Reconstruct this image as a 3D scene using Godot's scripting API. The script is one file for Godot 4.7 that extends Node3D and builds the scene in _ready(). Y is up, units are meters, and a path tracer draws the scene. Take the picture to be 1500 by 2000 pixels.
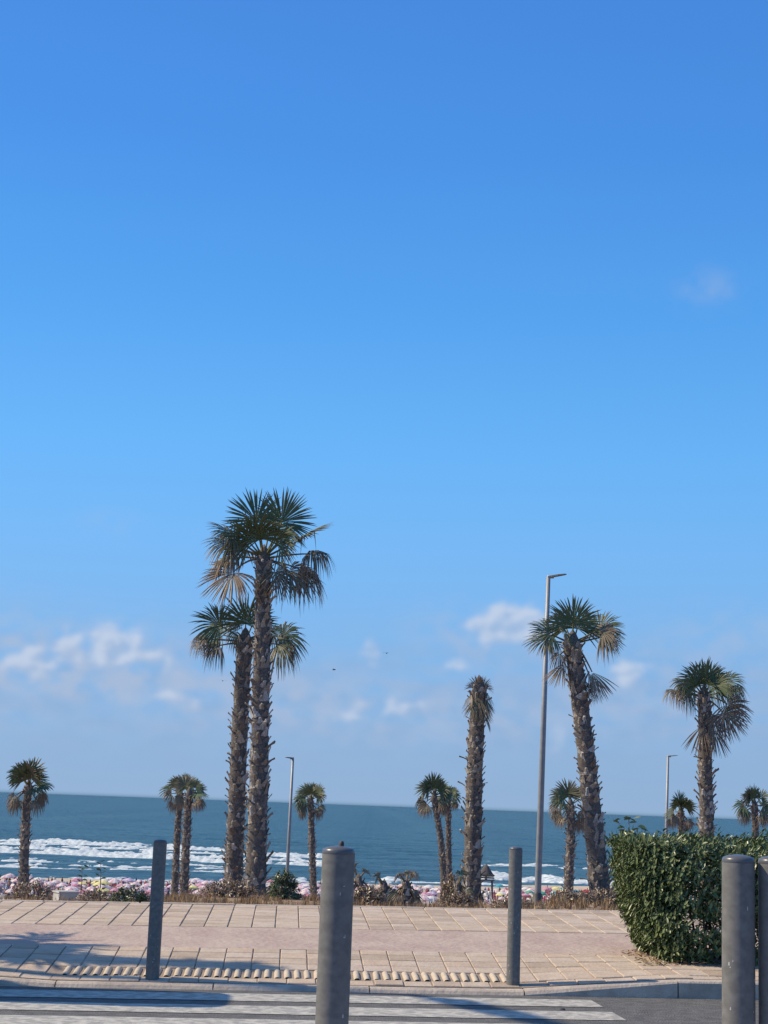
extends Node3D
# A seaside promenade: zebra crossing, dropped kerb, paved walk, palms and lamps, a crowded beach and surf.
# Street frame: s runs along the kerb (to the right), t runs from the kerb towards the sea.

const AZ := -0.0514
const T0 := 12.597
const EYE := Vector3(0, 1.38, 0)
const SEA := -14.5
var S := Vector3(cos(AZ), 0, sin(AZ))
var T := Vector3(sin(AZ), 0, -cos(AZ))
var used := {}
var M := {}
var sunward := Vector3.ZERO

# ---------------------------------------------------------------- ground shape
func pw(x: float, xs: Array, ys: Array) -> float:
	if x <= xs[0]: return ys[0]
	for i in range(1, xs.size()):
		if x <= xs[i]:
			return lerpf(ys[i - 1], ys[i], (x - xs[i - 1]) / (xs[i] - xs[i - 1]))
	return ys[-1]

func kerb_h(s: float) -> float:
	return pw(s, [-3.4, -1.64, 1.78, 2.98], [.135, .047, .05, .14])

func walk_y(s: float, t: float) -> float:
	var b := .012 * s
	if t < 0.0: return b - .015 * t
	if t < .12: return b + kerb_h(s)
	var p := .13 + .0343 * maxf(t, 1.45) + .004 * s * minf(maxf(t, 1.45) / 3.0, 1.0)
	if t < 1.45:
		return b + lerpf(kerb_h(s), p, (t - .12) / 1.33)
	return b + p

func wd(s: float, t: float, up := 0.0) -> Vector3:
	var p := S * s + T * (t + T0)
	p.y = walk_y(s, t) + up
	return p

func land_y(x: float, z: float) -> float:
	var d := -z
	var y := pw(d, [16.0, 18.0, 20.0, 24.0, 28.0, 32.0, 40.0, 50.0, 60.0, 80.0, 120.0, 170.0, 230.0, 300.0, 345.0, 400.0, 470.0], [.27, .22, .13, -.08, -.29, -.56, -1.2, -2.1, -3.2, -5.5, -9.0, -11.0, -12.3, -13.55, -14.5, -15.6, -17.0])
	var k := d / 28.0
	y += .17 * exp(-pow((x / k - 3.6) / 1.5, 2) - pow((d - 28.0) / 5.0, 2))
	y += .10 * exp(-pow((x / k + 2.2) / 1.3, 2) - pow((d - 28.0) / 4.0, 2))
	if d > 230.0:
		y += (d - 230.0) / 110.0 * .01 * clampf(x, -120.0, 120.0)
	if d > 19.0:
		y += .04 * sin(x * 1.7 + d * .6) * minf((d - 19.0) / 4.0, 1.0) + .03 * sin(x * 3.1 - d * 1.3) * minf((d - 19.0) / 4.0, 1.0)
	if x < -2.0 and d < 60.0:
		y -= .12 * clampf((-x / k - 3.2) / .8, 0, 1) * clampf((d - 18.0) / 3.0, 0, 1)
	var v := Vector3(x, 0, z)
	var t := v.dot(T) - T0
	if t < 5.35:
		y = minf(y, walk_y(v.dot(S), minf(t, 5.2)) - .05)
	return y

# ---------------------------------------------------------------- node helpers
func numbered(called: String) -> String:
	var n: int = used.get(called, 0)
	used[called] = n + 1
	return called if n == 0 else "%s_%03d" % [called, n]

func thing(called: String, label: String, category: String, at: Vector3, group := "") -> Node3D:
	var o := Node3D.new()
	o.name = numbered(called)
	add_child(o)
	o.position = at
	tag(o, label, category, group)
	return o

func tag(o: Node, label: String, category: String, group := "", kind := "") -> void:
	if label != "": o.set_meta("label", label)
	if category != "": o.set_meta("category", category)
	if group != "": o.set_meta("group", group)
	if kind != "": o.set_meta("kind", kind)

func part(called: String, mesh: Mesh, m: Material, parent: Node, xf := Transform3D.IDENTITY) -> MeshInstance3D:
	var o := MeshInstance3D.new()
	o.name = called if parent != self else numbered(called)
	o.mesh = mesh
	if m: o.material_override = m
	parent.add_child(o, true)
	o.transform = xf
	return o

func new_st() -> SurfaceTool:
	var st := SurfaceTool.new()
	st.begin(Mesh.PRIMITIVE_TRIANGLES)
	return st

func done(st: SurfaceTool, smooth := false) -> ArrayMesh:
	st.generate_normals()
	return st.commit()

# a, b, c, d counter-clockwise seen from outside
func quad(st: SurfaceTool, a: Vector3, b: Vector3, c: Vector3, d: Vector3) -> void:
	st.add_vertex(a); st.add_vertex(c); st.add_vertex(b)
	st.add_vertex(a); st.add_vertex(d); st.add_vertex(c)

func tri(st: SurfaceTool, a: Vector3, b: Vector3, c: Vector3) -> void:
	st.add_vertex(a); st.add_vertex(c); st.add_vertex(b)

func box(st: SurfaceTool, c: Vector3, size: Vector3, bas := Basis.IDENTITY) -> void:
	st.set_smooth_group(-1)
	var h := size * .5
	var v := []
	for i in 8:
		v.append(c + bas * Vector3(h.x * (1 if i & 1 else -1), h.y * (1 if i & 2 else -1), h.z * (1 if i & 4 else -1)))
	for f in [[4, 5, 7, 6], [1, 0, 2, 3], [5, 1, 3, 7], [0, 4, 6, 2], [6, 7, 3, 2], [0, 1, 5, 4]]:
		quad(st, v[f[0]], v[f[1]], v[f[2]], v[f[3]])

# a slab with its top edges chamfered; top at y = 0, centre at x = z = 0
func slab(w: float, h: float, d: float, ch: float) -> ArrayMesh:
	var st := new_st()
	st.set_smooth_group(-1)
	var rings := []
	for r in [[w * .5, d * .5, -h], [w * .5, d * .5, -ch], [w * .5 - ch, d * .5 - ch, 0.0]]:
		rings.append([Vector3(-r[0], r[2], r[1]), Vector3(r[0], r[2], r[1]), Vector3(r[0], r[2], -r[1]), Vector3(-r[0], r[2], -r[1])])
	for k in 2:
		for i in 4:
			var j := (i + 1) % 4
			quad(st, rings[k][i], rings[k][j], rings[k + 1][j], rings[k + 1][i])
	quad(st, rings[2][0], rings[2][1], rings[2][2], rings[2][3])
	return done(st)

func lathe(st: SurfaceTool, prof: Array, n: int, at := Vector3.ZERO, bas := Basis.IDENTITY) -> void:
	st.set_smooth_group(1)
	for k in prof.size() - 1:
		for i in n:
			var a := TAU * i / n
			var b := TAU * (i + 1) / n
			var p0: Vector2 = prof[k]
			var p1: Vector2 = prof[k + 1]
			var v0 := at + bas * Vector3(cos(a) * p0.x, p0.y, -sin(a) * p0.x)
			var v1 := at + bas * Vector3(cos(b) * p0.x, p0.y, -sin(b) * p0.x)
			var v2 := at + bas * Vector3(cos(b) * p1.x, p1.y, -sin(b) * p1.x)
			var v3 := at + bas * Vector3(cos(a) * p1.x, p1.y, -sin(a) * p1.x)
			if p0.x < 1e-5: tri(st, v0, v2, v3)
			elif p1.x < 1e-5: tri(st, v0, v1, v2)
			else: quad(st, v0, v1, v2, v3)

func tube(st: SurfaceTool, pts: Array, radii: Array, n: int, cap := true) -> void:
	st.set_smooth_group(1)
	var rings := []
	for k in pts.size():
		var d: Vector3 = (pts[mini(k + 1, pts.size() - 1)] - pts[maxi(k - 1, 0)]).normalized()
		var x := d.cross(Vector3.FORWARD if absf(d.z) < .9 else Vector3.RIGHT).normalized()
		var z := x.cross(d)
		var ring := []
		for i in n:
			var a := TAU * i / n
			ring.append(pts[k] + (x * cos(a) - z * sin(a)) * radii[k])
		rings.append(ring)
	for k in pts.size() - 1:
		for i in n:
			var j := (i + 1) % n
			quad(st, rings[k][i], rings[k][j], rings[k + 1][j], rings[k + 1][i])
	if cap:
		for i in n:
			tri(st, pts[-1], rings[-1][i], rings[-1][(i + 1) % n])

# ---------------------------------------------------------------- materials
func lin(r: float, g: float, b: float) -> Color:
	return Color(r, g, b).linear_to_srgb()

# colours a, b in linear light, mixed by layered noise
func noise_tex(seed_: int, freq: float, a: Color, b: Color, gain := 1.6, size := 512, oct := 5, speck := 0.0) -> ImageTexture:
	var n := FastNoiseLite.new()
	n.seed = seed_
	n.frequency = freq
	n.fractal_octaves = oct
	n.noise_type = FastNoiseLite.TYPE_SIMPLEX_SMOOTH
	var src := n.get_seamless_image(size, size)
	src.convert(Image.FORMAT_L8)
	var d := src.get_data()
	var lut := []
	for i in 256:
		lut.append(a.lerp(b, clampf((i / 255.0 - .5) * gain + .5, 0, 1)).linear_to_srgb())
	var rng := RandomNumberGenerator.new()
	rng.seed = seed_
	var out := PackedByteArray()
	out.resize(size * size * 3)
	for i in size * size:
		var c: Color = lut[d[i]]
		var k := 1.0 + rng.randf_range(-speck, speck)
		out[i * 3] = clampi(int(c.r * 255.0 * k), 0, 255)
		out[i * 3 + 1] = clampi(int(c.g * 255.0 * k), 0, 255)
		out[i * 3 + 2] = clampi(int(c.b * 255.0 * k), 0, 255)
	return ImageTexture.create_from_image(Image.create_from_data(size, size, false, Image.FORMAT_RGB8, out))

func bump_tex(seed_: int, freq: float, strength: float, size := 512, oct := 5) -> ImageTexture:
	var n := FastNoiseLite.new()
	n.seed = seed_
	n.frequency = freq
	n.fractal_octaves = oct
	var src := n.get_seamless_image(size, size)
	src.convert(Image.FORMAT_RGBA8)
	src.bump_map_to_normal_map(strength)
	return ImageTexture.create_from_image(src)

func mat(c: Color, rough := .8, tex: Texture2D = null, scale := 1.0, nrm: Texture2D = null, nscale := 1.0) -> StandardMaterial3D:
	var m := StandardMaterial3D.new()
	m.albedo_color = c
	m.roughness = rough
	if tex:
		m.albedo_texture = tex
	if nrm:
		m.normal_enabled = true
		m.normal_texture = nrm
		m.normal_scale = nscale
	if tex or nrm:
		m.uv1_triplanar = true
		m.uv1_world_triplanar = true
		m.uv1_scale = Vector3.ONE * scale
	return m

func vmat(rough: float, back := 0.0, spec := .5) -> StandardMaterial3D:
	var m := StandardMaterial3D.new()
	m.vertex_color_use_as_albedo = true
	m.roughness = rough
	m.metallic_specular = spec
	m.cull_mode = BaseMaterial3D.CULL_DISABLED
	if back > 0.0:
		m.backlight_enabled = true
		m.backlight = Color(back, back, back)
	return m

func make_materials() -> void:
	var fine := bump_tex(3, .06, 3.0)
	var stone := noise_tex(11, .012, Color(.455, .36, .275), Color(.53, .435, .34), 1.7, 512, 5, .05)
	M.paver = []
	for c in [Color(1, 1, 1), Color(.98, .97, .965), Color(.99, .99, 1.0), Color(.945, .93, .92), Color(1, .98, .96), Color(.97, .965, .95), Color(.90, .885, .87)]:
		M.paver.append(mat(c, .88, stone, .9, fine, .5))
	M.joint = mat(lin(.33, .26, .20), .95, noise_tex(12, .05, Color(.7, .7, .7), Color(1, 1, 1)), 1.0)
	M.path = mat(Color.WHITE, .9, noise_tex(13, .008, Color(.395, .29, .245), Color(.46, .36, .295), 1.9, 512, 6, .06), .33, fine, .5)
	M.kerb = mat(Color.WHITE, .85, noise_tex(14, .01, Color(.36, .30, .25), Color(.52, .44, .36), 1.9, 512, 6, .05), .7, fine, .6)
	M.tactile = mat(Color.WHITE, .8, noise_tex(15, .02, Color(.47, .385, .285), Color(.56, .47, .355), 1.5, 512, 5, .04), 1.2, fine, .4)
	M.asphalt = mat(Color.WHITE, .92, noise_tex(16, .014, Color(.088, .086, .084), Color(.132, .128, .122), 1.8, 1024, 6, .16), .45, bump_tex(17, .25, 4.0), .6)
	M.paint = mat(Color.WHITE, .8, noise_tex(18, .016, Color(.30, .285, .255), Color(.48, .455, .40), 2.4, 1024, 6, .10), .5, fine, .4)
	M.steel = mat(Color.WHITE, .55, noise_tex(19, .03, Color(.142, .141, .137), Color(.192, .190, .183), 2.2, 512, 5, .03), 1.5, bump_tex(20, .02, 1.0), .25)
	M.steel.metallic_specular = .22
	M.cap = mat(lin(.10, .102, .11), .33)
	M.rust = mat(lin(.06, .045, .045), .7)
	M.scuff = mat(lin(.42, .42, .41), .8)
	M.galv = mat(Color.WHITE, .5, noise_tex(21, .02, Color(.24, .25, .26), Color(.31, .315, .32), 1.5, 256), 1.0)
	M.galv.metallic = .25
	M.dark = mat(lin(.06, .06, .065), .6)
	M.trunk = mat(Color.WHITE, .95, noise_tex(22, .02, Color(.078, .066, .058), Color(.18, .155, .135), 1.9, 512, 6, .1), 2.0, bump_tex(23, .03, 5.0), 1.0)
	var bark := noise_tex(24, .02, Color(.215, .20, .186), Color(.58, .55, .51), 1.9, 512, 6, .08)
	M.stub = []
	for c in [Color(1, 1, 1), Color(.84, .81, .78), Color(.70, .66, .64), Color(.92, .89, .84)]:
		var m := mat(c, .9, bark, 3.0, bump_tex(23, .03, 5.0, 256), .8)
		M.stub.append(m)
	M.frond = vmat(.5, .35, .4)
	M.leaf = vmat(.34, .18, .5)
	M.sapling = mat(lin(.055, .095, .035), .5)
	M.dry = vmat(.9, .25, .2)
	M.plain = vmat(.85, 0.0, .3)
	M.canopy = vmat(.85, .5, .2)
	M.sand = mat(Color.WHITE, .95, noise_tex(25, .01, Color(.42, .33, .23), Color(.54, .44, .32), 1.6, 512, 5, .05), .1)
	M.soil = mat(Color.WHITE, .97, noise_tex(26, .012, Color(.19, .115, .075), Color(.36, .25, .16), 2.0, 512, 6, .12), .5, bump_tex(27, .05, 6.0), 1.0)
	M.concrete = mat(Color.WHITE, .9, noise_tex(28, .01, Color(.42, .41, .38), Color(.60, .59, .55), 1.7, 256, 6, .05), 1.0)
	M.foam = mat(Color.WHITE, .95, noise_tex(33, .02, Color(.34, .42, .45), Color(.72, .74, .74), 3.0, 512, 6), .05)
	M.foam.uv1_scale = Vector3(.05, .12, .09)
	M.thatch = mat(Color.WHITE, .95, noise_tex(29, .05, Color(.06, .05, .05), Color(.13, .11, .10), 1.6, 256), 1.0)
	M.wood = mat(Color.WHITE, .9, noise_tex(30, .03, Color(.10, .085, .075), Color(.2, .17, .14), 1.6, 256), 1.0)
	var w := mat(Color.WHITE, .32, noise_tex(31, .006, Color(.031, .079, .098), Color(.052, .116, .132), 2.2, 512, 5), .006, bump_tex(32, .03, 9.0, 1024, 6), 1.0)
	w.uv1_scale = Vector3(.004, .012, .022)
	w.metallic_specular = .22
	M.sea = w

# ---------------------------------------------------------------- sky
func make_sky(sun_from: Vector3) -> PanoramaSkyMaterial:
	var small := Image.create_empty(512, 256, false, Image.FORMAT_RGBF)
	# display values read off the picture, by height above the horizon in degrees; rows above the frame tuned for shadow colour
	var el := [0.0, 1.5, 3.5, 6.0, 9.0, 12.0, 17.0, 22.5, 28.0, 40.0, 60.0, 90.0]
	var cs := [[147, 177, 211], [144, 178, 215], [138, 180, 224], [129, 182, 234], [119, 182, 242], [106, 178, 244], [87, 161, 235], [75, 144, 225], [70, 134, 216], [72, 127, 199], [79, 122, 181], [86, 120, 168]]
	for y in 256:
		var e := 90.0 - (y + .5) / 256.0 * 180.0
		var c := Color(.10, .19, .28)
		if e >= -1.5:
			var k := 0
			while k < el.size() - 2 and e > el[k + 1]: k += 1
			var f := clampf((e - el[k]) / (el[k + 1] - el[k]), 0, 1)
			var a := Color(cs[k][0] / 255.0, cs[k][1] / 255.0, cs[k][2] / 255.0).srgb_to_linear()
			var b := Color(cs[k + 1][0] / 255.0, cs[k + 1][1] / 255.0, cs[k + 1][2] / 255.0).srgb_to_linear()
			c = a.lerp(b, f)
		for x in 512:
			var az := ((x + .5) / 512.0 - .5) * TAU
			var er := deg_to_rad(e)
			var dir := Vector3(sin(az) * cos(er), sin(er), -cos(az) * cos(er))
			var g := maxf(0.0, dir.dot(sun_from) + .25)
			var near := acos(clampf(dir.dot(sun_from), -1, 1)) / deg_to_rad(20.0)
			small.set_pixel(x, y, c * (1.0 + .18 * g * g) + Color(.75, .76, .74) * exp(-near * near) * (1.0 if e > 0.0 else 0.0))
	var W := 3072
	var H := 1536
	small.resize(W, H, Image.INTERPOLATE_CUBIC)
	var n1 := FastNoiseLite.new()
	n1.seed = 5; n1.frequency = .75; n1.fractal_octaves = 5; n1.fractal_gain = .48
	var n2 := FastNoiseLite.new()
	n2.seed = 9; n2.frequency = .05; n2.fractal_octaves = 4
	# cumulus: azimuth, height, width, height extent (degrees), strength
	var puffs := [[-11.5, 3.9, 5.2, 1.45, .95, 0], [-9.5, 4.7, 2.6, .9, .45, 0], [-4.0, 3.5, 4.0, 1.2, .55, 0], [3.0, 3.2, 5.0, 1.2, .5, 0], [10.0, 4.2, 4.0, 1.5, .48, 0], [3.9, 6.0, 2.4, .9, .55, 0], [12.6, 6.2, 2.2, .9, .3, 0], [11.4, 18.0, 1.0, .6, .26, 0], [-9.6, 9.3, .9, .4, .18, 0], [-12.6, 3.2, 1.4, .35, -.4, 0], [-9.9, 2.9, 1.9, .4, -.4, 0],
		[-10.7, 5.25, .40, .40, .8, 1], [-9.2, 5.2, .85, .65, .95, 1], [-9.5, 4.6, .9, .4, .6, 1], [-12.2, 4.3, .8, .55, .8, 1], [-11.3, 4.4, .8, .4, .55, 1], [-7.6, 4.6, .8, .45, .5, 1], [-7.0, 3.4, 1.5, .4, .4, 1], [4.7, 6.6, .95, .5, 1.0, 1], [4.0, 6.1, 1.1, .5, .7, 1], [5.3, 6.0, .8, .5, .6, 1], [8.7, 4.9, .8, .6, .75, 1], [-.2, 5.2, .45, .6, .5, 1], [2.7, 4.9, .5, .35, .45, 1], [.6, 3.4, 1.4, .4, .45, 1], [-.9, 2.9, 1.2, .35, .3, 1], [6.3, 2.5, 1.0, .5, .3, 1]]
	var rng := RandomNumberGenerator.new()
	rng.seed = 77
	for i in 190:
		var az := rng.randf_range(15.0, 345.0)
		var bright := int(i > 60)
		puffs.append([az if az < 180.0 else az - 360.0, rng.randf_range(2.5, 6.5), rng.randf_range(.5, 1.3) if bright else rng.randf_range(2.5, 5.0), rng.randf_range(.35, .65) if bright else rng.randf_range(.8, 1.5), rng.randf_range(.35, .95) if bright else rng.randf_range(.3, .6), bright])
	var grid := {}
	for p in puffs:
		for k in range(floori(p[0] - p[2] * 2.2), ceili(p[0] + p[2] * 2.2) + 1):
			if not grid.has(k): grid[k] = []
			grid[k].append(p)
	var top := int((90.0 - 20.0) / 180.0 * H)
	var bot := int((90.0 + .5) / 180.0 * H)
	for y in range(top, bot):
		var e := 90.0 - (y + .5) / H * 180.0
		for x in W:
			var az := ((x + .5) / W - .5) * 360.0
			if e > 10.5 and (az < 9.0 or az > 15.0): continue
			var d := 0.0
			var lit := 0.0
			var list: Array = grid.get(roundi(az), [])
			if list.size() > 0:
				var f := n1.get_noise_2d(az, e * 1.5)
				var f2 := n1.get_noise_2d(az - .22, (e + .16) * 1.5)
				var soft := 0.0
				var head := 0.0
				var rise := 0.0
				for p in list:
					var q: float = exp(-pow((az - p[0]) / p[2], 2) - pow((e - p[1]) / p[3], 2)) * p[4]
					if p[5] == 0:
						soft += q
					else:
						head += q
						rise += q * (e - p[1]) / p[3]
				d = clampf(soft, 0, 1) * clampf(.72 + 1.5 * f, 0, 1.25)
				var body := smoothstep(.02, .85, head + .6 * f - .02) * smoothstep(.04, .34, head)
				d = maxf(d, body * .7)
				lit = body * clampf(.42 + 1.1 * (f - f2) + rise * .55, 0, 1)
			d = clampf(d, 0, .9)
			# the long veil of grey-lilac haze above the sea
			var v := clampf(.5 + 1.5 * n2.get_noise_2d(az * 5.0, e * 22.0), 0, 1) * clampf(1.0 - absf(e - 3.4) / 3.4, 0, 1) * .5
			if d < .004 and v < .004: continue
			var c := small.get_pixel(x, y)
			c = c.lerp(Color(.285, .420, .645), v)
			c = c.lerp(Color(.40, .505, .695), clampf(d, 0, 1) * .95)
			c = c.lerp(Color(.57, .66, .82), clampf(lit * .95, 0, .75))
			small.set_pixel(x, y, c)
	var sky := PanoramaSkyMaterial.new()
	sky.panorama = ImageTexture.create_from_image(small)
	return sky

# ---------------------------------------------------------------- palms
# one fan leaf: a petiole that leaves the crown along dir and a pleated blade whose face looks along nrm
func frond_mesh(rng: RandomNumberGenerator, dir: Vector3, nrm: Vector3, lp: float, R: float, droop: float, sag: float, dead: float, shred: float, nseg := 34, spread := 1.9) -> ArrayMesh:
	var st := new_st()
	dir = dir.normalized()
	var pts := []
	var rad := []
	for k in 6:
		var u := k / 5.0
		pts.append(dir * lp * u - Vector3.UP * sag * lp * u * u)
		rad.append(lerpf(.022, .011, u))
	var stalk := Color(.13, .14, .05).lerp(Color(.20, .135, .075), clampf(dead * 1.3, 0, 1))
	st.set_color(stalk)
	tube(st, pts, rad, 5, false)
	var hub: Vector3 = pts[-1]
	var zt := (dir - Vector3.UP * 2.0 * sag).normalized()
	var n := (nrm - zt * nrm.dot(zt))
	if n.length() < .05: n = Vector3.UP - zt * zt.y
	n = n.normalized()
	var x := n.cross(zt)
	var half := spread / (nseg - 1) * 1.04
	var fr := [.05, .3, .55, .74, .9, 1.0]
	var wk := [.06, .34, .60, .44, .22, .02]
	st.set_smooth_group(-1)
	for i in nseg:
		var phi := lerpf(-spread, spread, i / float(nseg - 1)) + rng.randf_range(-.02, .02)
		var len_ := R * (.74 + .26 * cos(phi * .55)) * rng.randf_range(.88, 1.05)
		var u := zt * cos(phi) + x * sin(phi) + n * .14
		var v := -zt * sin(phi) + x * cos(phi)
		var broken := rng.randf() < shred
		var mydrop := droop * rng.randf_range(.7, 1.35)
		var lean := rng.randf_range(-.07, .07)
		var mydead := clampf(dead + rng.randf_range(-.3, .3) * (.4 + dead), 0, 1)
		var live := Color(.055, .098, .048).lerp(Color(.105, .155, .075), rng.randf())
		var brown := Color(.29, .20, .135).lerp(Color(.16, .12, .09), rng.randf())
		var prev := []
		var pc := Color.BLACK
		for k in fr.size():
			var f: float = fr[k]
			var d := mydrop * R * pow(maxf(0.0, f - .3), 1.6) * 1.5
			var p := hub + u * (f * len_ - minf(d * .35, f * len_ * .4)) + v * lean * f * len_ - Vector3.UP * d
			if broken and f > .55:
				p = hub + u * (.55 * len_ + (f - .55) * len_ * .25) - Vector3.UP * (mydrop * R * .16 + (f - .55) * len_ * 1.5) + v * lean * f * R
			var w: float = half * len_ * wk[k]
			if broken and f > .6: w *= .6
			var row := [p - v * w, p + n * w * .45, p + v * w]
			var tip := clampf(mydead + pow(f, 4.0) * .55 + (.4 if broken and f > .5 else 0.0), 0, 1)
			var c := live.lerp(brown, tip)
			if k > 0:
				for q in 2:
					st.set_color(pc); st.add_vertex(prev[q])
					st.set_color(c); st.add_vertex(row[q + 1])
					st.set_color(pc); st.add_vertex(prev[q + 1])
					st.set_color(pc); st.add_vertex(prev[q])
					st.set_color(c); st.add_vertex(row[q]); st.add_vertex(row[q + 1])
			prev = row
			pc = c
	return done(st)

# an old leaf base: broad where it hugs the trunk, narrowing and turning outwards; outward is +z, up is +y
func stub_mesh(rng: RandomNumberGenerator, w: float, h: float, out: float, th: float) -> ArrayMesh:
	var st := new_st()
	st.set_smooth_group(-1)
	var prev := []
	var notch := rng.randf_range(.1, .35)
	for k in 4:
		var u := k / 3.0
		var ww: float = w * .5 * [1.0, .72, .46, .34][k]
		var c := Vector3(rng.randf_range(-.006, .006), h * u * (1.0 - .18 * u), .004 + out * pow(u, 1.7))
		var nrm := Vector3(0, -out * 1.2, h).normalized()
		var row := [c + Vector3(-ww, 0, -ww * .25), c + nrm * th, c + Vector3(ww, 0, -ww * .25), c - nrm * th * .7]
		if k == 3:
			row[0].y += h * notch * .5; row[2].y += h * notch * rng.randf_range(.2, .6)
		if k > 0:
			for i in 4:
				var j := (i + 1) % 4
				quad(st, prev[i], prev[j], row[j], row[i])
		prev = row
	quad(st, prev[0], prev[1], prev[2], prev[3])
	return done(st)

var stubs := []
func along(pts: Array, y: float) -> Vector3:
	for i in range(1, pts.size()):
		if y <= pts[i].y or i == pts.size() - 1:
			# smooth the joints between the given points
			var f: float = (y - pts[i - 1].y) / maxf(.01, pts[i].y - pts[i - 1].y)
			var p0: Vector3 = pts[maxi(i - 2, 0)]
			var p3: Vector3 = pts[mini(i + 1, pts.size() - 1)]
			return pts[i - 1].cubic_interpolate(pts[i], p0, p3, clampf(f, -.5, 1.2))
	return pts[-1]

# pts: points of the trunk's axis in the world from the lowest to the crown; fronds: [angle in the facing plane, towards, petiole, blade, droop, sag, dead, shred, nx, ny, nz]
func palm(label: String, pts: Array, r0: float, r1: float, fronds: Array, seed_: int, fine: bool, group := "", stub_from := 0.0, bare := 0.0) -> Node3D:
	var rng := RandomNumberGenerator.new()
	rng.seed = seed_
	var g := land_y(pts[0].x, pts[0].z) if pts[0].z < -18.0 else walk_y(pts[0].dot(S), pts[0].dot(T) - T0)
	var root := Vector3(pts[0].x, g, pts[0].z)
	if pts[0].y > g:
		pts = [Vector3(pts[0].x, g - .12, pts[0].z)] + pts
	var o := thing("palm_tree", label, "palm tree", root, group)
	var y0: float = pts[0].y
	var y1: float = pts[-1].y
	var st := new_st()
	var axis := []
	var rad := []
	var steps := maxi(10, int((y1 - y0) / (.09 if fine else .3)))
	for k in steps + 1:
		var u := k / float(steps)
		var p := along(pts, lerpf(y0, y1, u)) - root
		axis.append(p)
		rad.append(lerpf(r0, r1, u) * (1.0 + .22 * exp(-u * (y1 - y0) / .35)) * rng.randf_range(.93, 1.05))
	tube(st, axis, rad, 14 if fine else 8)
	var trunk := part("trunk", done(st), M.trunk, o)
	# old leaf bases in a rising spiral
	var rest := new_st()
	var n_rest := 0
	var gap := .125 if fine else .13
	var around := 8 if fine else 6
	var count := int((y1 - y0 - .1) / gap) * around
	var made := 0
	for k in count:
		var u := (k + .5) / count
		if rng.randf() < maxf(bare, .1): continue
		var p := along(pts, lerpf(y0 + .05, y1 - .02, u)) - root
		var rr := lerpf(r0, r1, u) * (1.0 + .22 * exp(-u * (y1 - y0) / .35))
		var a := k * TAU / around * 1.03 + rng.randf_range(-.2, .2) + (k / around) * .39
		var outw := Vector3(sin(a), 0, cos(a))
		var tilt := rng.randf_range(-.15, .42)
		var b := Basis(Vector3.UP, a) * Basis(Vector3.RIGHT, tilt) * Basis(Vector3.BACK, rng.randf_range(-.4, .4))
		var sc := rng.randf_range(.55, 1.1) * (r0 / .17 if fine else r0 / .15)
		var xf := Transform3D(b.scaled_local(Vector3(sc, sc * rng.randf_range(.8, 1.25), sc * rng.randf_range(.5, 1.15))), p + outw * rr * .93)
		var which := rng.randi() % 7
		if rng.randf() < .06: which = 7
		if fine and outw.z > -.35 and made < 300:
			part("leaf_stub", stubs[which], M.stub[rng.randi() % 4], trunk, xf)
			made += 1
		else:
			rest.append_from(stubs[which], 0, xf)
			n_rest += 1
	if n_rest > 0:
		var rs := part("leaf_stubs", rest.commit(), M.stub[1], trunk)
		rs.set_meta("kind", "stuff")
	# crown: the fibrous bud and its leaves
	var cst := new_st()
	var top: Vector3 = pts[-1] - root
	lathe(cst, [Vector2(r1 * 1.0, -.16), Vector2(r1 * 1.15, -.04), Vector2(r1 * .85, .1), Vector2(r1 * .45, .22), Vector2(0, .3)], 9)
	var crown := part("crown", done(cst), M.trunk, o, Transform3D(Basis.IDENTITY, top))
	for f in fronds:
		var a: float = deg_to_rad(f[0])
		var dir := Vector3(cos(a), sin(a), f[1])
		var m := frond_mesh(rng, dir, Vector3(f[8], f[9], f[10]), f[2], f[3] * (1.16 if fine else 1.04), f[4], f[5], f[6], f[7], (54 if fine else 28) if f[5] < .9 and f.size() < 12 else 22, 1.95 if f[5] < .9 and f.size() < 12 else .7)
		var start := Vector3(dir.x, 0, dir.z) * r1 * .5 + Vector3(0, clampf(dir.y, -.6, .5) * .12 + .02, 0)
		if f.size() > 11: start = Vector3(f[11], f[12], f[13])
		part("frond", m, M.frond, crown, Transform3D(Basis.IDENTITY, start))
	return o

# a rounded crown for the smaller palms
func auto_crown(seed_: int, R: float, green: int, brown: int, tall := 1.0) -> Array:
	var rng := RandomNumberGenerator.new()
	rng.seed = seed_
	var out := []
	for i in green:
		var a := rng.randf_range(5.0, 175.0)
		if i < 3: a = 60.0 + i * 32.0 + rng.randf_range(-12, 12)
		var up := sin(deg_to_rad(a))
		out.append([a, rng.randf_range(-.8, .8), R * rng.randf_range(.26, .46) * lerpf(1.0, tall, up), R * rng.randf_range(.56, .72), rng.randf_range(.05, .25) + .3 * (1.0 - up), .02 + .10 * (1.0 - up), rng.randf_range(0.0, .22) + (.3 if rng.randf() < .2 else 0.0), .05, rng.randf_range(-.4, .4), .5, rng.randf_range(.2, 1.0)])
	for i in brown:
		var a := rng.randf_range(170.0, 225.0) if i % 2 == 0 else rng.randf_range(-45.0, 10.0)
		out.append([a, rng.randf_range(-.6, .8), R * rng.randf_range(.32, .5), R * rng.randf_range(.34, .5), rng.randf_range(.4, .9), rng.randf_range(.1, .45), rng.randf_range(.6, 1.0), .2, rng.randf_range(-.3, .3), .3, 1.0])
	return out

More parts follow.
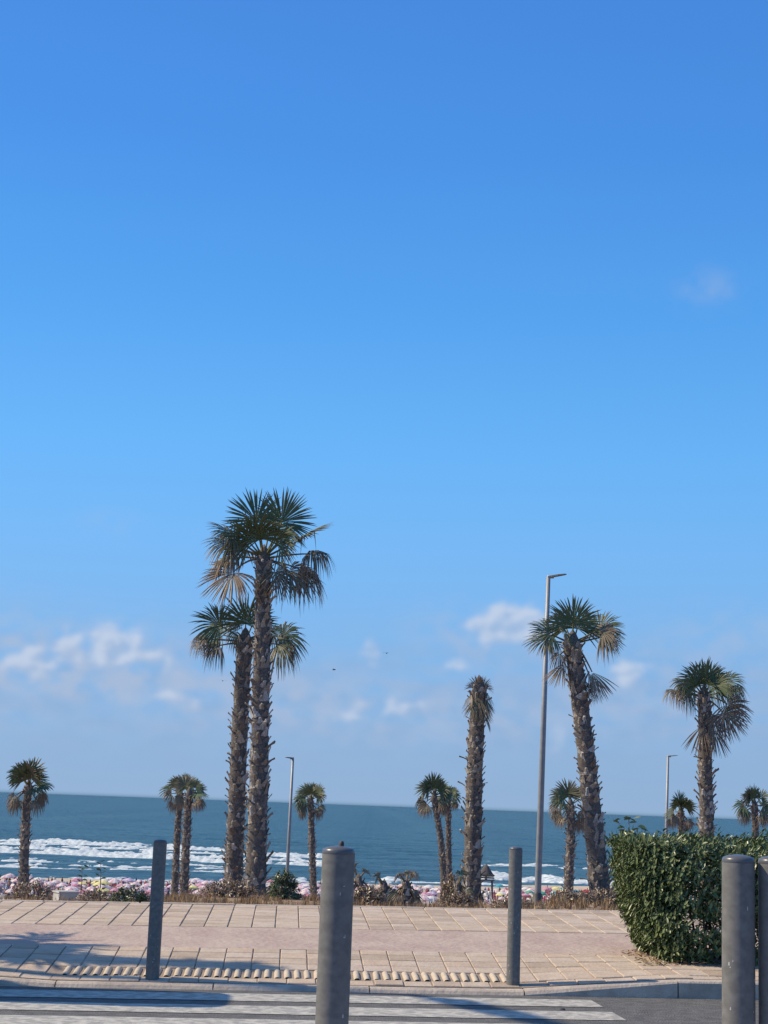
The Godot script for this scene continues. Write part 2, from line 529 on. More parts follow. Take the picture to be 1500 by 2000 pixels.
# ---------------------------------------------------------------- leafy plants
func leaf_card(l: float, w: float) -> ArrayMesh:
	# a folded lance-shaped leaf along +z, its face up
	var st := new_st()
	st.set_smooth_group(-1)
	st.set_color(Color.WHITE)
	var a := Vector3.ZERO
	var m1 := Vector3(0, -w * .10, l * .35)
	var m2 := Vector3(0, -w * .12 - l * .03, l * .7)
	var tip := Vector3(0, -l * .10, l)
	for s in [-1.0, 1.0]:
		var e1 := Vector3(s * w * .5, w * .10, l * .35)
		var e2 := Vector3(s * w * .42, w * .06 - l * .03, l * .68)
		if s > 0:
			tri(st, a, m1, e1); quad(st, m1, m2, e2, e1); tri(st, m2, tip, e2)
		else:
			tri(st, a, e1, m1); quad(st, m1, e1, e2, m2); tri(st, m2, e2, tip)
	return done(st)

func leaves(called: String, mesh: Mesh, xfs: Array, cols: Array, m: Material, parent: Node) -> MultiMeshInstance3D:
	var mm := MultiMesh.new()
	mm.transform_format = MultiMesh.TRANSFORM_3D
	mm.use_colors = true
	mm.mesh = mesh
	mm.instance_count = xfs.size()
	for i in xfs.size():
		mm.set_instance_transform(i, xfs[i])
		mm.set_instance_color(i, cols[i])
	var o := MultiMeshInstance3D.new()
	o.name = called if parent != self else numbered(called)
	o.multimesh = mm
	o.material_override = m
	parent.add_child(o, true)
	o.set_meta("kind", "stuff")
	return o

func sprig(rng: RandomNumberGenerator, p: Vector3, d: Vector3, l: float, n: int, size: float, lo: Color, hi: Color, xfs: Array, cols: Array) -> void:
	d = d.normalized()
	var side := d.cross(Vector3(.3, .9, .2)).normalized()
	var tint := rng.randf()
	for i in n:
		var u := (i + .5) / n
		var ang := i * 2.4 + rng.randf() * .7
		var o := side.rotated(d, ang)
		var z := (o * .85 + d * rng.randf_range(.35, 1.1)).normalized()
		var y := (d + Vector3.UP * .5 - z * (d + Vector3.UP * .5).dot(z)).normalized()
		var sc := size * rng.randf_range(.65, 1.2)
		xfs.append(Transform3D(Basis(y.cross(z), y, z).scaled(Vector3.ONE * sc), p + d * l * u))
		cols.append(lo.lerp(hi, clampf(tint * .6 + rng.randf() * .5, 0, 1)))

func bush(called: String, label: String, cat: String, at: Vector3, size: Vector3, n: int, lsize: float, lo: Color, hi: Color, seed_: int, group := "") -> Node3D:
	var rng := RandomNumberGenerator.new()
	rng.seed = seed_
	var o := thing(called, label, cat, at, group)
	var st := new_st()
	var xfs := []
	var cols := []
	for k in n:
		var d := Vector3(rng.randfn(), absf(rng.randfn()) * 1.1, rng.randfn()).normalized()
		var tip := Vector3(d.x * size.x, d.y * size.y, d.z * size.z) * rng.randf_range(.55, 1.05)
		if k % 6 == 0:
			tube(st, [Vector3(d.x * size.x * .08, -.03, d.z * size.z * .08), tip * .55, tip], [.012, .008, .003], 4)
		sprig(rng, tip * .8, d + Vector3.UP * .3, size.length() * .16, 7, lsize, lo, hi, xfs, cols)
	part("branches", done(st), M.wood, o)
	leaves("foliage", leaf_card(1.0, .34), xfs, cols, M.leaf, o)
	return o

func spiky(label: String, at: Vector3, h: float, n: int, seed_: int, dead: float, lean: float) -> Node3D:
	# a dried young palm: a short stem with hanging, torn leaves
	var rng := RandomNumberGenerator.new()
	rng.seed = seed_
	var o := thing("young_palm", label, "young palm", at)
	var st := new_st()
	var top := Vector3(lean * h, h * .55, 0)
	tube(st, [Vector3(0, -.08, 0), top * .5, top], [.07, .06, .05], 8)
	var trunk := part("trunk", done(st), M.trunk, o)
	for k in 16:
		var u := (k + .5) / 16.0
		var a := k * 2.4
		part("leaf_stub", stubs[k % 7], M.stub[k % 4], trunk, Transform3D(Basis(Vector3.UP, a).scaled_local(Vector3.ONE * .55), top * u + Vector3(sin(a), 0, cos(a)) * .055))
	var cst := new_st()
	lathe(cst, [Vector2(.06, -.06), Vector2(.05, .04), Vector2(0, .12)], 7)
	var crown := part("crown", done(cst), M.trunk, o, Transform3D(Basis.IDENTITY, top))
	for k in n:
		var up := k < n / 3
		var a := rng.randf_range(55.0, 125.0) if up else (rng.randf_range(-60.0, 20.0) if k % 2 else rng.randf_range(160.0, 240.0))
		var d := Vector3(cos(deg_to_rad(a)), sin(deg_to_rad(a)), rng.randf_range(-.7, .7))
		part("frond", frond_mesh(rng, d, Vector3(rng.randf_range(-.5, .5), .2, 1), h * rng.randf_range(.2, .34), h * rng.randf_range(.24, .4), rng.randf_range(.5, 1.2), .12 if up else .5, clampf(dead + rng.randf_range(-.35, .2), 0, 1), .35, 15, rng.randf_range(.5, 1.3)), M.frond, crown)
	return o

# ---------------------------------------------------------------- street furniture
func bollard(label: String, base: Vector3, h: float, r: float, seed_: int, stud := false) -> Node3D:
	var rng := RandomNumberGenerator.new()
	rng.seed = seed_
	var o := thing("bollard", label, "bollard", base, "grey steel bollards")
	var st := new_st()
	lathe(st, [Vector2(r, -.06), Vector2(r, h - .03), Vector2(r * .995, h - .02)], 40)
	var body := part("post", done(st), M.steel, o)
	st = new_st()
	lathe(st, [Vector2(r * .985, h - .021), Vector2(r * 1.003, h - .018), Vector2(r * .995, h - .010), Vector2(r * .93, h - .003), Vector2(r * .6, h + .003), Vector2(r * .25, h + .006), Vector2(0, h + .007)], 40)
	part("cap", done(st), M.cap, o)
	if stud:
		st = new_st()
		lathe(st, [Vector2(.008, h + .004), Vector2(.008, h + .015), Vector2(.005, h + .020), Vector2(0, h + .022)], 10, Vector3(.008, 0, 0))
		part("stud", done(st), M.rust, o)
	# chips in the paint
	for k in 18:
		st = new_st()
		var a := rng.randf_range(-1.5, 1.5)
		var y := rng.randf_range(.08, h - .1)
		var w := rng.randf_range(.0015, .004)
		var hh := rng.randf_range(.0015, .007)
		var bas := Basis(Vector3.UP, a)
		for q in [[-1, -1, 1, -1, .6, 1, -.7, .8]]:
			quad(st, bas * Vector3(q[0] * w, y + q[1] * hh, r + .0004), bas * Vector3(q[2] * w, y + q[3] * hh, r + .0004), bas * Vector3(q[4] * w, y + q[5] * hh, r + .0004), bas * Vector3(q[6] * w, y + q[7] * hh, r + .0004))
		part("paint_chip", done(st), M.scuff, body)
	return o

func lamp(label: String, base: Vector3, top: Vector3, r: float, head: Vector3, group := "promenade street lamps") -> Node3D:
	var o := thing("street_lamp", label, "street lamp", base, group)
	var t := top - base
	var st := new_st()
	tube(st, [Vector3(0, -.1, 0), t * .5, t], [r, r * .84, r * .62], 16)
	part("pole", done(st), M.galv, o)
	st = new_st()
	lathe(st, [Vector2(r * 1.9, -.05), Vector2(r * 1.9, .10), Vector2(r * 1.35, .13), Vector2(r * 1.3, .30), Vector2(r * 1.02, .33)], 16)
	part("base_sleeve", done(st), M.dark, o)
	# a flat lamp head on a short spigot
	var l := head.length()
	var x := head.normalized()
	var z := x.cross(Vector3.UP).normalized()
	var y := z.cross(x)
	st = new_st()
	tube(st, [t - Vector3(0, .06, 0), t + Vector3(0, .02, 0), t + x * l * .3], [r * .6, r * .62, r * .5], 10)
	var hd := part("arm", done(st), M.galv, o)
	st = new_st()
	st.set_smooth_group(-1)
	var rows := []
	for k in 5:
		var u: float = [.12, .2, .55, .9, 1.0][k]
		var w: float = minf(l, .55) * [.08, .16, .2, .17, .1][k]
		var th: float = l * [.05, .09, .08, .05, .025][k]
		var c := t + x * l * u
		rows.append([c - z * w, c - z * w * .7 + y * th, c + z * w * .7 + y * th, c + z * w])
	for k in 4:
		for i in 4:
			var j := (i + 1) % 4
			quad(st, rows[k][j], rows[k][i], rows[k + 1][i], rows[k + 1][j])
	quad(st, rows[0][0], rows[0][1], rows[0][2], rows[0][3])
	quad(st, rows[4][3], rows[4][2], rows[4][1], rows[4][0])
	part("lamp_head", done(st), M.dark, o)
	return o

# ---------------------------------------------------------------- the walk
func frame(s: float, t: float, up := 0.0) -> Transform3D:
	var p := wd(s, t, up)
	var x := (wd(s + .1, t) - wd(s - .1, t)).normalized()
	var z := (wd(s, maxf(t - .06, .125)) - wd(s, maxf(t - .06, .125) + .12)).normalized()
	var y := z.cross(x).normalized()
	return Transform3D(Basis(x, y, x.cross(y)), p)

func sheet(ss: Array, ts: Array, up: float) -> ArrayMesh:
	var st := new_st()
	st.set_smooth_group(1)
	for i in ss.size() - 1:
		for j in ts.size() - 1:
			quad(st, wd(ss[i], ts[j], up), wd(ss[i + 1], ts[j], up), wd(ss[i + 1], ts[j + 1], up), wd(ss[i], ts[j + 1], up))
	return done(st)

func span(a: float, b: float, n: int) -> Array:
	var out := []
	for i in n + 1: out.append(lerpf(a, b, i / float(n)))
	return out

func structure(called: String, mesh: Mesh, m: Material) -> MeshInstance3D:
	var o := part(called, mesh, m, self)
	o.set_meta("kind", "structure")
	return o

func _ready() -> void:
	# camera
	var cam := Camera3D.new()
	cam.name = "camera"
	add_child(cam)
	cam.fov = 34.708
	cam.near = .05
	cam.far = 60000.0
	cam.position = EYE
	cam.basis = Basis(Vector3.RIGHT, atan(573.1 / 3200.0)) * Basis(Vector3.BACK, deg_to_rad(2.1))
	# sun: low in the left half of the sky, a little beyond the walk
	var sh := (S - T * .14).normalized()
	var travel := (sh * cos(deg_to_rad(42.0)) - Vector3.UP * sin(deg_to_rad(42.0))).normalized()
	sunward = -travel
	var sun := DirectionalLight3D.new()
	sun.name = "sun"
	add_child(sun)
	sun.basis = Basis.looking_at(travel, Vector3.UP)
	sun.light_energy = 1.6
	sun.light_color = Color(1.0, .925, .79)
	sun.light_angular_distance = .53
	sun.shadow_enabled = true
	# sky and exposure
	var env := Environment.new()
	env.background_mode = Environment.BG_SKY
	var sky := Sky.new()
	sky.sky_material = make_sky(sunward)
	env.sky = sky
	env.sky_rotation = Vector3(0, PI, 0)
	env.tonemap_mode = Environment.TONE_MAPPER_LINEAR
	env.tonemap_exposure = 1.0
	env.sdfgi_enabled = true
	env.ssao_enabled = true
	env.ssil_enabled = true
	var we := WorldEnvironment.new()
	we.name = "world_environment"
	we.environment = env
	add_child(we)

	make_materials()
	var rng := RandomNumberGenerator.new()
	rng.seed = 4
	for k in 7:
		stubs.append(stub_mesh(rng, rng.randf_range(.12, .18), rng.randf_range(.12, .19), rng.randf_range(.03, .085), rng.randf_range(.010, .018)))
	stubs.append(stub_mesh(rng, .08, .10, .17, .012))
	build_street()
	build_land()
	build_sea()
	build_beach()
	build_palms()
	build_plants()
	build_objects()

func build_street() -> void:
	var rng := RandomNumberGenerator.new()
	rng.seed = 21
	var road := structure("road", sheet(span(-60, 60, 60), span(-7.2, -.002, 8), 0.0), M.asphalt)
	# zebra stripes, each lightly wandering at its edges
	var mk := new_st()
	for k in 9:
		var a := -.27 - k * .80
		mk = new_st()
		mk.set_smooth_group(1)
		var s0 := -3.4
		for i in 48:
			var s1 := minf(s0 + .12, 2.28)
			var w0 := .006 * sin(s0 * 7.0 + k * 3.0)
			var w1 := .006 * sin(s1 * 7.0 + k * 3.0)
			quad(mk, wd(s0, a - .50 + w0, .004), wd(s1, a - .50 + w1, .004), wd(s1, a - w1, .004), wd(s0, a - w0, .004))
			s0 = s1
			if s0 >= 2.28: break
		var o := part("crossing_stripe", done(mk), M.paint, road)
	# a dark speck of tar on the road
	mk = new_st()
	lathe(mk, [Vector2(.028, .002), Vector2(.02, .012), Vector2(0, .014)], 7, wd(1.95, -.96))
	part("tar_speck", done(mk), M.dark, road)
	# kerb stones
	var kerb := structure("kerb", sheet(span(-40, 40, 8), [.0, .11], -.16), M.joint)
	for k in range(-4, 7):
		var s0 := -1.649 + 1.16 * k + .005
		var s1 := s0 + 1.150
		var st := new_st()
		st.set_smooth_group(-1)
		var rows := []
		for i in 7:
			var s := lerpf(s0, s1, i / 6.0)
			var y := .012 * s
			var h := kerb_h(s) - .014 + .002 * sin(k * 2.1)
			var row := []
			var c := lerpf(.045, .02, clampf((h - .05) / .08, 0, 1))
			for q in [[-.004, -.08], [.0, h - c * .8], [c * .45, h - c * .26], [c, h], [.112, h + .001], [.114, -.08]]:
				var p: Vector3 = S * s + T * (q[0] + T0 + .003 * sin(k * 5.3))
				p.y = y + q[1]
				row.append(p)
			rows.append(row)
		for i in 6:
			for j in 5:
				quad(st, rows[i][j], rows[i + 1][j], rows[i + 1][j + 1], rows[i][j + 1])
		for e in [0, 6]:
			for j in range(1, 5):
				if e == 0: tri(st, rows[e][0], rows[e][j], rows[e][j + 1])
				else: tri(st, rows[e][0], rows[e][j + 1], rows[e][j])
		part("kerb_stone", done(st), M.kerb, kerb)
	# beds under the two paved strips, and the smooth path between them
	var ss := span(-4.3, 6.7, 50)
	var ramp := structure("ramp_pavement", sheet(ss, [.115, .45, .8, 1.15, 1.46], -.010), M.joint)
	var far := structure("promenade_pavement", sheet(span(-6, 8, 14), [3.04, 4.0, 5.2], -.010), M.joint)
	structure("cycle_path", sheet(span(-40, 40, 40), [1.462, 2.0, 2.6, 3.035], -.004), M.path)
	for e in [[-40.0, -4.31], [6.71, 40.0]]:
		structure("side_pavement", sheet(span(e[0], e[1], 12), [.116, .45, .8, 1.15, 1.455], -.004), M.paver[0])
	for e in [[-40.0, -6.01], [8.01, 40.0]]:
		structure("outer_pavement", sheet(span(e[0], e[1], 12), [3.045, 4.1, 5.2], -.004), M.paver[0])
	var meshes := {}
	var rows := [[.115, .285], [.29, .605], [.61, .83], [.83, 1.05], [1.05, 1.27], [1.27, 1.455]]
	for r in rows.size():
		var d: float = rows[r][1] - rows[r][0] - .010
		meshes[r] = [slab(.2135, .05, d, .004), slab(.2115, .05, d - .002, .006)]
	for r in rows.size():
		var t: float = (rows[r][0] + rows[r][1]) * .5
		var off := .0 if r > 0 else .06
		for k in range(-12, 37):
			var s := -1.544 + .22 * k + .11 + off
			if r == 1 and s > -1.66 and s < 1.78: continue
			var xf := frame(s, t, rng.randf_range(-.0035, .002) if r > 0 else rng.randf_range(-.009, .002))
			xf.basis = xf.basis * Basis(Vector3.RIGHT, rng.randf_range(-.006, .006)) * Basis(Vector3.BACK, rng.randf_range(-.008, .008)) * Basis(Vector3.UP, rng.randf_range(-.008, .008))
			part("paver", meshes[r][k & 1], M.paver[rng.randi() % 7], ramp, xf)
	# the tactile strip: rounded bars on flat tiles
	var tac := structure("tactile_strip", sheet(span(-1.66, 1.78, 20), [.29, .45, .605], -.012), M.tactile)
	var bar := new_st()
	bar.set_smooth_group(1)
	var prof := []
	for i in 9:
		var z := lerpf(-.146, .146, i / 8.0)
		var k := sqrt(maxf(0.0, 1.0 - pow(absf(z) / .15, 6.0)))
		var row := []
		for j in 7:
			var a := PI * j / 6.0
			row.append(Vector3(-cos(a) * .025 * lerpf(.8, 1.0, k), sin(a) * .014 * k - .012 * (1.0 - sin(a)), z))
		prof.append(row)
	for i in 8:
		for j in 6:
			quad(bar, prof[i + 1][j], prof[i + 1][j + 1], prof[i][j + 1], prof[i][j])
	var bar_mesh := done(bar)
	for k in 45:
		var s := -1.62 + k * .0762
		var xf := frame(s, .447, rng.randf_range(-.003, .001))
		xf.basis = xf.basis * Basis(Vector3.UP, rng.randf_range(-.02, .02))
		part("tactile_bar", bar_mesh, M.tactile, tac, xf)
	# the far strip
	var fm := [slab(.212, .05, .255, .004), slab(.210, .05, .254, .006)]
	for r in 8:
		for k in range(-18, 19):
			var s := .05 + .22 * k
			var xf := frame(s, 3.045 + .2605 * (r + .5), rng.randf_range(-.003, .002))
			xf.basis = xf.basis * Basis(Vector3.RIGHT, rng.randf_range(-.004, .004)) * Basis(Vector3.BACK, rng.randf_range(-.006, .006))
			part("paver", fm[k & 1], M.paver[rng.randi() % 7], far, xf)
	var edge := structure("edging", sheet(span(-40, 40, 2), [5.14, 5.2], -.03), M.kerb)
	var em := slab(.99, .10, .07, .006)
	for k in range(-9, 11):
		part("edging_stone", em, M.kerb, edge, frame(k * 1.0, 5.185, .004 + rng.randf_range(-.003, .003)))
	# this side of the road: kerb and walk below the frame
	var st := new_st()
	st.set_smooth_group(-1)
	for i in 20:
		var s0 := -40.0 + i * 4.0
		var s1 := s0 + 4.0
		var q := func(s: float, t: float, y: float) -> Vector3:
			var p: Vector3 = S * s + T * (t + T0)
			p.y = .012 * s + y
			return p
		quad(st, q.call(s1, -7.1, .05), q.call(s0, -7.1, .05), q.call(s0, -7.1, .25), q.call(s1, -7.1, .25))
		quad(st, q.call(s0, -8.6, .25), q.call(s1, -8.6, .25), q.call(s1, -7.1, .25), q.call(s0, -7.1, .25))
	structure("near_pavement", done(st), M.paver[3])
	st = new_st()
	for q in [[-60.0, 60.0]]:
		quad(st, S * q[0] + T * (T0 - 90.0) + Vector3(0, .12 - .72, 0), S * q[1] + T * (T0 - 90.0) + Vector3(0, .12 + .72, 0), S * q[1] + T * (T0 - 8.6) + Vector3(0, .12 + .72, 0), S * q[0] + T * (T0 - 8.6) + Vector3(0, .12 - .72, 0))
	structure("parking_area", done(st), M.asphalt)

func build_land() -> void:
	var ds := []
	var d := 15.0
	while d < 470.0:
		ds.append(d)
		d += .35 if d < 36.0 else (1.5 if d < 70.0 else 6.0)
	for pass_ in 2:
		var st := new_st()
		st.set_smooth_group(1)
		for i in ds.size() - 1:
			var beach: bool = ds[i] >= 150.0
			if beach != (pass_ == 1): continue
			var n := 90
			for j in n:
				var u0 := pow(absf(j / float(n) * 2.0 - 1.0), 1.6) * (1 if j * 2 >= n else -1)
				var u1 := pow(absf((j + 1) / float(n) * 2.0 - 1.0), 1.6) * (1 if (j + 1) * 2 > n else -1)
				var p := []
				for q in [[u0, ds[i]], [u1, ds[i]], [u1, ds[i + 1]], [u0, ds[i + 1]]]:
					var x: float = q[0] * (40.0 + q[1] * .9)
					p.append(Vector3(x, land_y(x, -q[1]), -q[1]))
				quad(st, p[0], p[1], p[2], p[3])
		structure("ground" if pass_ == 0 else "beach", done(st), M.soil if pass_ == 0 else M.sand)

func build_sea() -> void:
	var ds := []
	var d := 290.0
	while d < 45000.0:
		ds.append(d)
		d += 3.0 if d < 700.0 else (d * .012 if d < 3000.0 else d * .25)
	var st := new_st()
	st.set_smooth_group(1)
	var n := 110
	var prev := []
	for i in ds.size():
		var row := []
		for j in n + 1:
			var u := j / float(n) * 2.0 - 1.0
			var x: float = u * (60.0 + ds[i] * .75)
			var y := SEA
			if ds[i] < 3000.0:
				y += .34 * sin(ds[i] * .21 + x * .05) * sin(x * .021 + ds[i] * .013) + .2 * sin(ds[i] * .37 - x * .11 + 1.0)
			row.append(Vector3(x, y, -ds[i]))
		if i > 0:
			for j in n:
				quad(st, prev[j], prev[j + 1], row[j + 1], row[j])
		prev = row
	structure("sea", done(st), M.sea)
	# surf: [label, [x over distance, near edge, far edge] ..., fill, height]
	var surf := [
		[[[-.30, 425, 560], [-.22, 428, 560], [-.185, 425, 578], [-.13, 425, 575], [-.09, 408, 545], [-.06, 428, 520], [-.035, 430, 522], [-.02, 432, 518], [-.008, 438, 500]], .42, .9, 1],
		[[[-.32, 318, 335], [-.24, 320, 337], [-.222, 322, 332]], .5, .5, 2],
		[[[-.062, 334, 352], [-.045, 334, 356], [-.03, 336, 350]], .5, .4, 3],
		[[[.0, 347, 372], [.012, 345, 375], [.025, 350, 368]], .45, .4, 4],
		[[[.058, 383, 412], [.072, 376, 428], [.09, 380, 415], [.11, 377, 405], [.14, 374, 402], [.17, 380, 398], [.22, 384, 400]], .55, .7, 5],
		[[[.05, 462, 500], [.08, 470, 520], [.12, 470, 500], [.17, 470, 498]], -.12, .5, 6],
		[[[-.11, 380, 400], [-.09, 382, 402], [-.07, 384, 398]], -.12, .5, 7],
		[[[-.25, 352, 410], [-.18, 352, 410], [-.11, 358, 412], [-.06, 362, 410]], -.30, .5, 8],
		[[[-.25, 304, 312], [-.2, 308, 318], [-.12, 322, 331], [-.02, 338, 346], [.1, 362, 370]], -.05, .3, 9],
	]
	for f in surf:
		foam(f[0], f[1], f[2], f[3])
	# a few whitecaps farther out
	var rng := RandomNumberGenerator.new()
	rng.seed = 61
	for k in 26:
		var dd := rng.randf_range(480.0, 1000.0)
		var u := rng.randf_range(-.24, .24)
		if k < 3:
			dd = [812.0, 655.0, 520.0][k]
			u = [-.203, -.212, .02][k]
		foam([[u - .003, dd, dd + 4.0], [u, dd - 1.0, dd + 9.0], [u + rng.randf_range(.002, .006), dd, dd + 5.0]], .75 if k < 3 else .5, .35, 20 + k)

func foam(ctl: Array, fill: float, high: float, seed_: int) -> void:
	var n := FastNoiseLite.new()
	n.seed = seed_
	n.frequency = .05
	n.fractal_octaves = 5
	var st := new_st()
	st.set_smooth_group(1)
	var us := []
	var u: float = ctl[0][0]
	while u < ctl[-1][0]:
		us.append(u)
		u += .0010
	us.append(ctl[-1][0])
	var cells := 0
	var xs0 := ctl.map(func(c): return c[0])
	var nears := ctl.map(func(c): return float(c[1]))
	var fars := ctl.map(func(c): return float(c[2]))
	var rows := 30
	var grid := []
	for i in us.size():
		var line := []
		var a := pw(us[i], xs0, nears) + 7.0 * n.get_noise_2d(us[i] * 900.0, 3.0)
		var b := pw(us[i], xs0, fars) + 14.0 * n.get_noise_2d(us[i] * 700.0, 60.0)
		var ends := minf(1.0, minf(us[i] - us[0], us[-1] - us[i]) / .010)
		for j in rows + 1:
			var v := j / float(rows)
			var dd := lerpf(a, b, v)
			var x: float = us[i] * dd
			var crest := exp(-pow((v - .16) / .10, 2)) + .8 * exp(-pow((v - .84) / .12, 2))
			var side := minf(1.0, minf(v, 1.0 - v) / .06)
			var k := n.get_noise_2d(x * 1.5, dd * .8) * 1.3 + n.get_noise_2d(x * 6.0 + 40.0, dd * 3.0) * .7 + crest * .55 + fill - .62
			var y := SEA + .25 + minf(k, 1.1) * high - (1.0 - ends) * 1.2 - (1.0 - side) * 1.4
			line.append(Vector3(x, y, -dd))
		grid.append(line)
	for i in us.size() - 1:
		for j in rows:
			if maxf(maxf(grid[i][j].y, grid[i + 1][j].y), maxf(grid[i][j + 1].y, grid[i + 1][j + 1].y)) < SEA - .4: continue
			quad(st, grid[i][j], grid[i + 1][j], grid[i + 1][j + 1], grid[i][j + 1])
			cells += 1
	if cells == 0: return
	var o := part("surf", done(st), M.foam, self)
	o.set_meta("kind", "structure")

func umbrella_mesh(a: Color, b: Color, tall: float) -> ArrayMesh:
	var st := new_st()
	st.set_smooth_group(-1)
	var n := 8
	for i in n:
		st.set_color(a if i % 2 == 0 else b)
		var p := []
		for k in 3:
			var r: float = [0.0, .62, 1.12][k]
			var y: float = [2.25, 2.25 - .2 * tall, 2.25 - .52 * tall][k]
			p.append([Vector3(cos(TAU * i / n) * r, y, sin(TAU * i / n) * r), Vector3(cos(TAU * (i + .5) / n) * r * .97, y + .03 * k, sin(TAU * (i + .5) / n) * r * .97), Vector3(cos(TAU * (i + 1) / n) * r, y, sin(TAU * (i + 1) / n) * r)])
		for q in 2:
			tri(st, p[0][0], p[1][q + 1], p[1][q])
			quad(st, p[1][q], p[1][q + 1], p[2][q + 1], p[2][q])
			quad(st, p[2][q], p[2][q + 1], p[2][q + 1] - Vector3(0, .16, 0), p[2][q] - Vector3(0, .16, 0))
	return done(st)

func build_beach() -> void:
	var rng := RandomNumberGenerator.new()
	rng.seed = 314
	# canopy colours and how the label names them
	var kinds := [
		["pale pink and white", Color(.66, .44, .48), Color(.72, .66, .65)],
		["deep pink", Color(.56, .25, .33), Color(.62, .36, .42)],
		["white", Color(.70, .67, .65), Color(.66, .63, .62)],
		["rose and cream striped", Color(.62, .38, .42), Color(.78, .70, .64)],
		["yellow", Color(.75, .66, .26), Color(.76, .70, .34)],
		["green", Color(.10, .38, .26), Color(.13, .42, .30)],
		["teal blue", Color(.06, .33, .42), Color(.08, .38, .46)],
		["red", Color(.60, .07, .08), Color(.66, .12, .12)],
		["lilac", Color(.52, .40, .58), Color(.66, .56, .68)]]
	var mesh := []
	for k in kinds: mesh.append(umbrella_mesh(k[1], k[2], rng.randf_range(.8, 1.1)))
	var pole := new_st()
	lathe(pole, [Vector2(.03, -.3), Vector2(.03, 2.2), Vector2(.012, 2.34), Vector2(0, 2.36)], 5)
	var pole_mesh := done(pole)
	var spots := []
	var tries := 0
	while spots.size() < 290 and tries < 9000:
		tries += 1
		var uu := rng.randf_range(-.25, .152)
		var d := 286.0 + 112.0 * uu - rng.randf() * 62.0
		var x := uu * d
		if absf(x / d - .0687) < .008 and d > 236.0: continue
		var ok := true
		for p in spots:
			if absf(p.x - x) < 1.6 and absf(p.y - d) < 1.9:
				ok = false
				break
		if ok: spots.append(Vector2(x, d))
	var where := [[-.206, "left of the far left palm"], [-.127, "right of the far left palm"], [-.078, "just right of the left bollard"], [-.022, "right of the tall palm pair"], [.06, "right of the middle bollard"], [.086, "right of the dead palm"], [1.0, "near the leaning palm"]]
	for p in spots:
		var u: float = p.x / p.y
		var k := 0
		var roll := rng.randf()
		if u < .05:
			k = 0 if roll < .42 else (1 if roll < .54 else (2 if roll < .72 else (3 if roll < .88 else (8 if roll < .97 else 4))))
		else:
			k = 0 if roll < .2 else (1 if roll < .32 else (2 if roll < .46 else (4 if roll < .58 else (5 if roll < .68 else (6 if roll < .8 else (7 if roll < .9 else 3))))))
		var z := 0
		while z < where.size() - 1 and u > where[z][0]: z += 1
		var o := thing("beach_umbrella", kinds[k][0] + " beach umbrella on the sand, " + where[z][1], "umbrella", Vector3(p.x, land_y(p.x, -p.y), -p.y), kinds[k][0] + " umbrellas " + where[z][1])
		o.rotation = Vector3(rng.randf_range(-.12, .12), rng.randf() * TAU, rng.randf_range(-.12, .12))
		o.scale = Vector3.ONE * rng.randf_range(.64, .90)
		part("canopy", mesh[k], M.canopy, o)
		part("pole", pole_mesh, M.galv, o)
	# bathers and their chairs between the umbrellas, too small and many to count
	var st := new_st()
	st.set_color(Color.WHITE)
	tube(st, [Vector3(-.10, 0, 0), Vector3(-.09, .45, .02), Vector3(-.07, .86, 0)], [.05, .065, .09], 6)
	tube(st, [Vector3(.10, 0, 0), Vector3(.09, .45, .03), Vector3(.07, .86, 0)], [.05, .065, .09], 6)
	tube(st, [Vector3(0, .80, 0), Vector3(0, 1.05, 0), Vector3(0, 1.38, 0), Vector3(0, 1.48, 0), Vector3(0, 1.55, 0)], [.15, .14, .19, .08, .055], 8)
	tube(st, [Vector3(-.18, 1.40, 0), Vector3(-.26, 1.1, .03), Vector3(-.24, .82, .08)], [.05, .045, .035], 5)
	tube(st, [Vector3(.18, 1.40, 0), Vector3(.26, 1.1, .03), Vector3(.24, .82, .08)], [.05, .045, .035], 5)
	lathe(st, [Vector2(0, 1.5), Vector2(.08, 1.55), Vector2(.1, 1.64), Vector2(.07, 1.73), Vector2(0, 1.76)], 7)
	var person := done(st)
	st = new_st()
	st.set_color(Color.WHITE)
	box(st, Vector3(0, .28, 0), Vector3(.6, .06, 1.1), Basis(Vector3.RIGHT, .1))
	box(st, Vector3(0, .55, -.62), Vector3(.6, .06, .7), Basis(Vector3.RIGHT, .9))
	for q in [[-.26, .4], [.26, .4], [-.26, -.4], [.26, -.4]]:
		box(st, Vector3(q[0], .13, q[1]), Vector3(.05, .28, .05))
	var chair := done(st)
	for kind in 2:
		var xfs := []
		var cols := []
		for k in (950 if kind == 0 else 1300):
			var uu := rng.randf_range(-.25, .16)
			var d := 288.0 + 112.0 * uu - rng.randf() * 64.0 + (26.0 * rng.randf() if k % 6 == 0 and kind == 0 else 0.0)
			var x := uu * d
			var y := land_y(x, -d)
			if y < SEA + .1: continue
			xfs.append(Transform3D(Basis(Vector3.UP, rng.randf() * TAU).scaled_local(Vector3.ONE * rng.randf_range(.6, .95) if kind == 0 else Vector3.ONE * rng.randf_range(.9, 1.3)), Vector3(x, y, -d)))
			var c: Color = [Color(.16, .08, .06), Color(.25, .14, .10), Color(.05, .05, .08), Color(.3, .05, .07), Color(.05, .10, .2), Color(.42, .10, .14), Color(.5, .47, .45)][rng.randi() % 7]
			if kind == 1: c = [Color(.74, .72, .72), Color(.66, .56, .55), Color(.25, .28, .40), Color(.60, .38, .42), Color(.75, .72, .66)][rng.randi() % 5]
			cols.append(c)
		var o := leaves("crowd" if kind == 0 else "deck_chairs", person if kind == 0 else chair, xfs, cols, M.plain, self)
		tag(o, "distant crowd of bathers standing between the umbrellas" if kind == 0 else "distant deck chairs and towels scattered between the umbrellas", "crowd" if kind == 0 else "chairs")

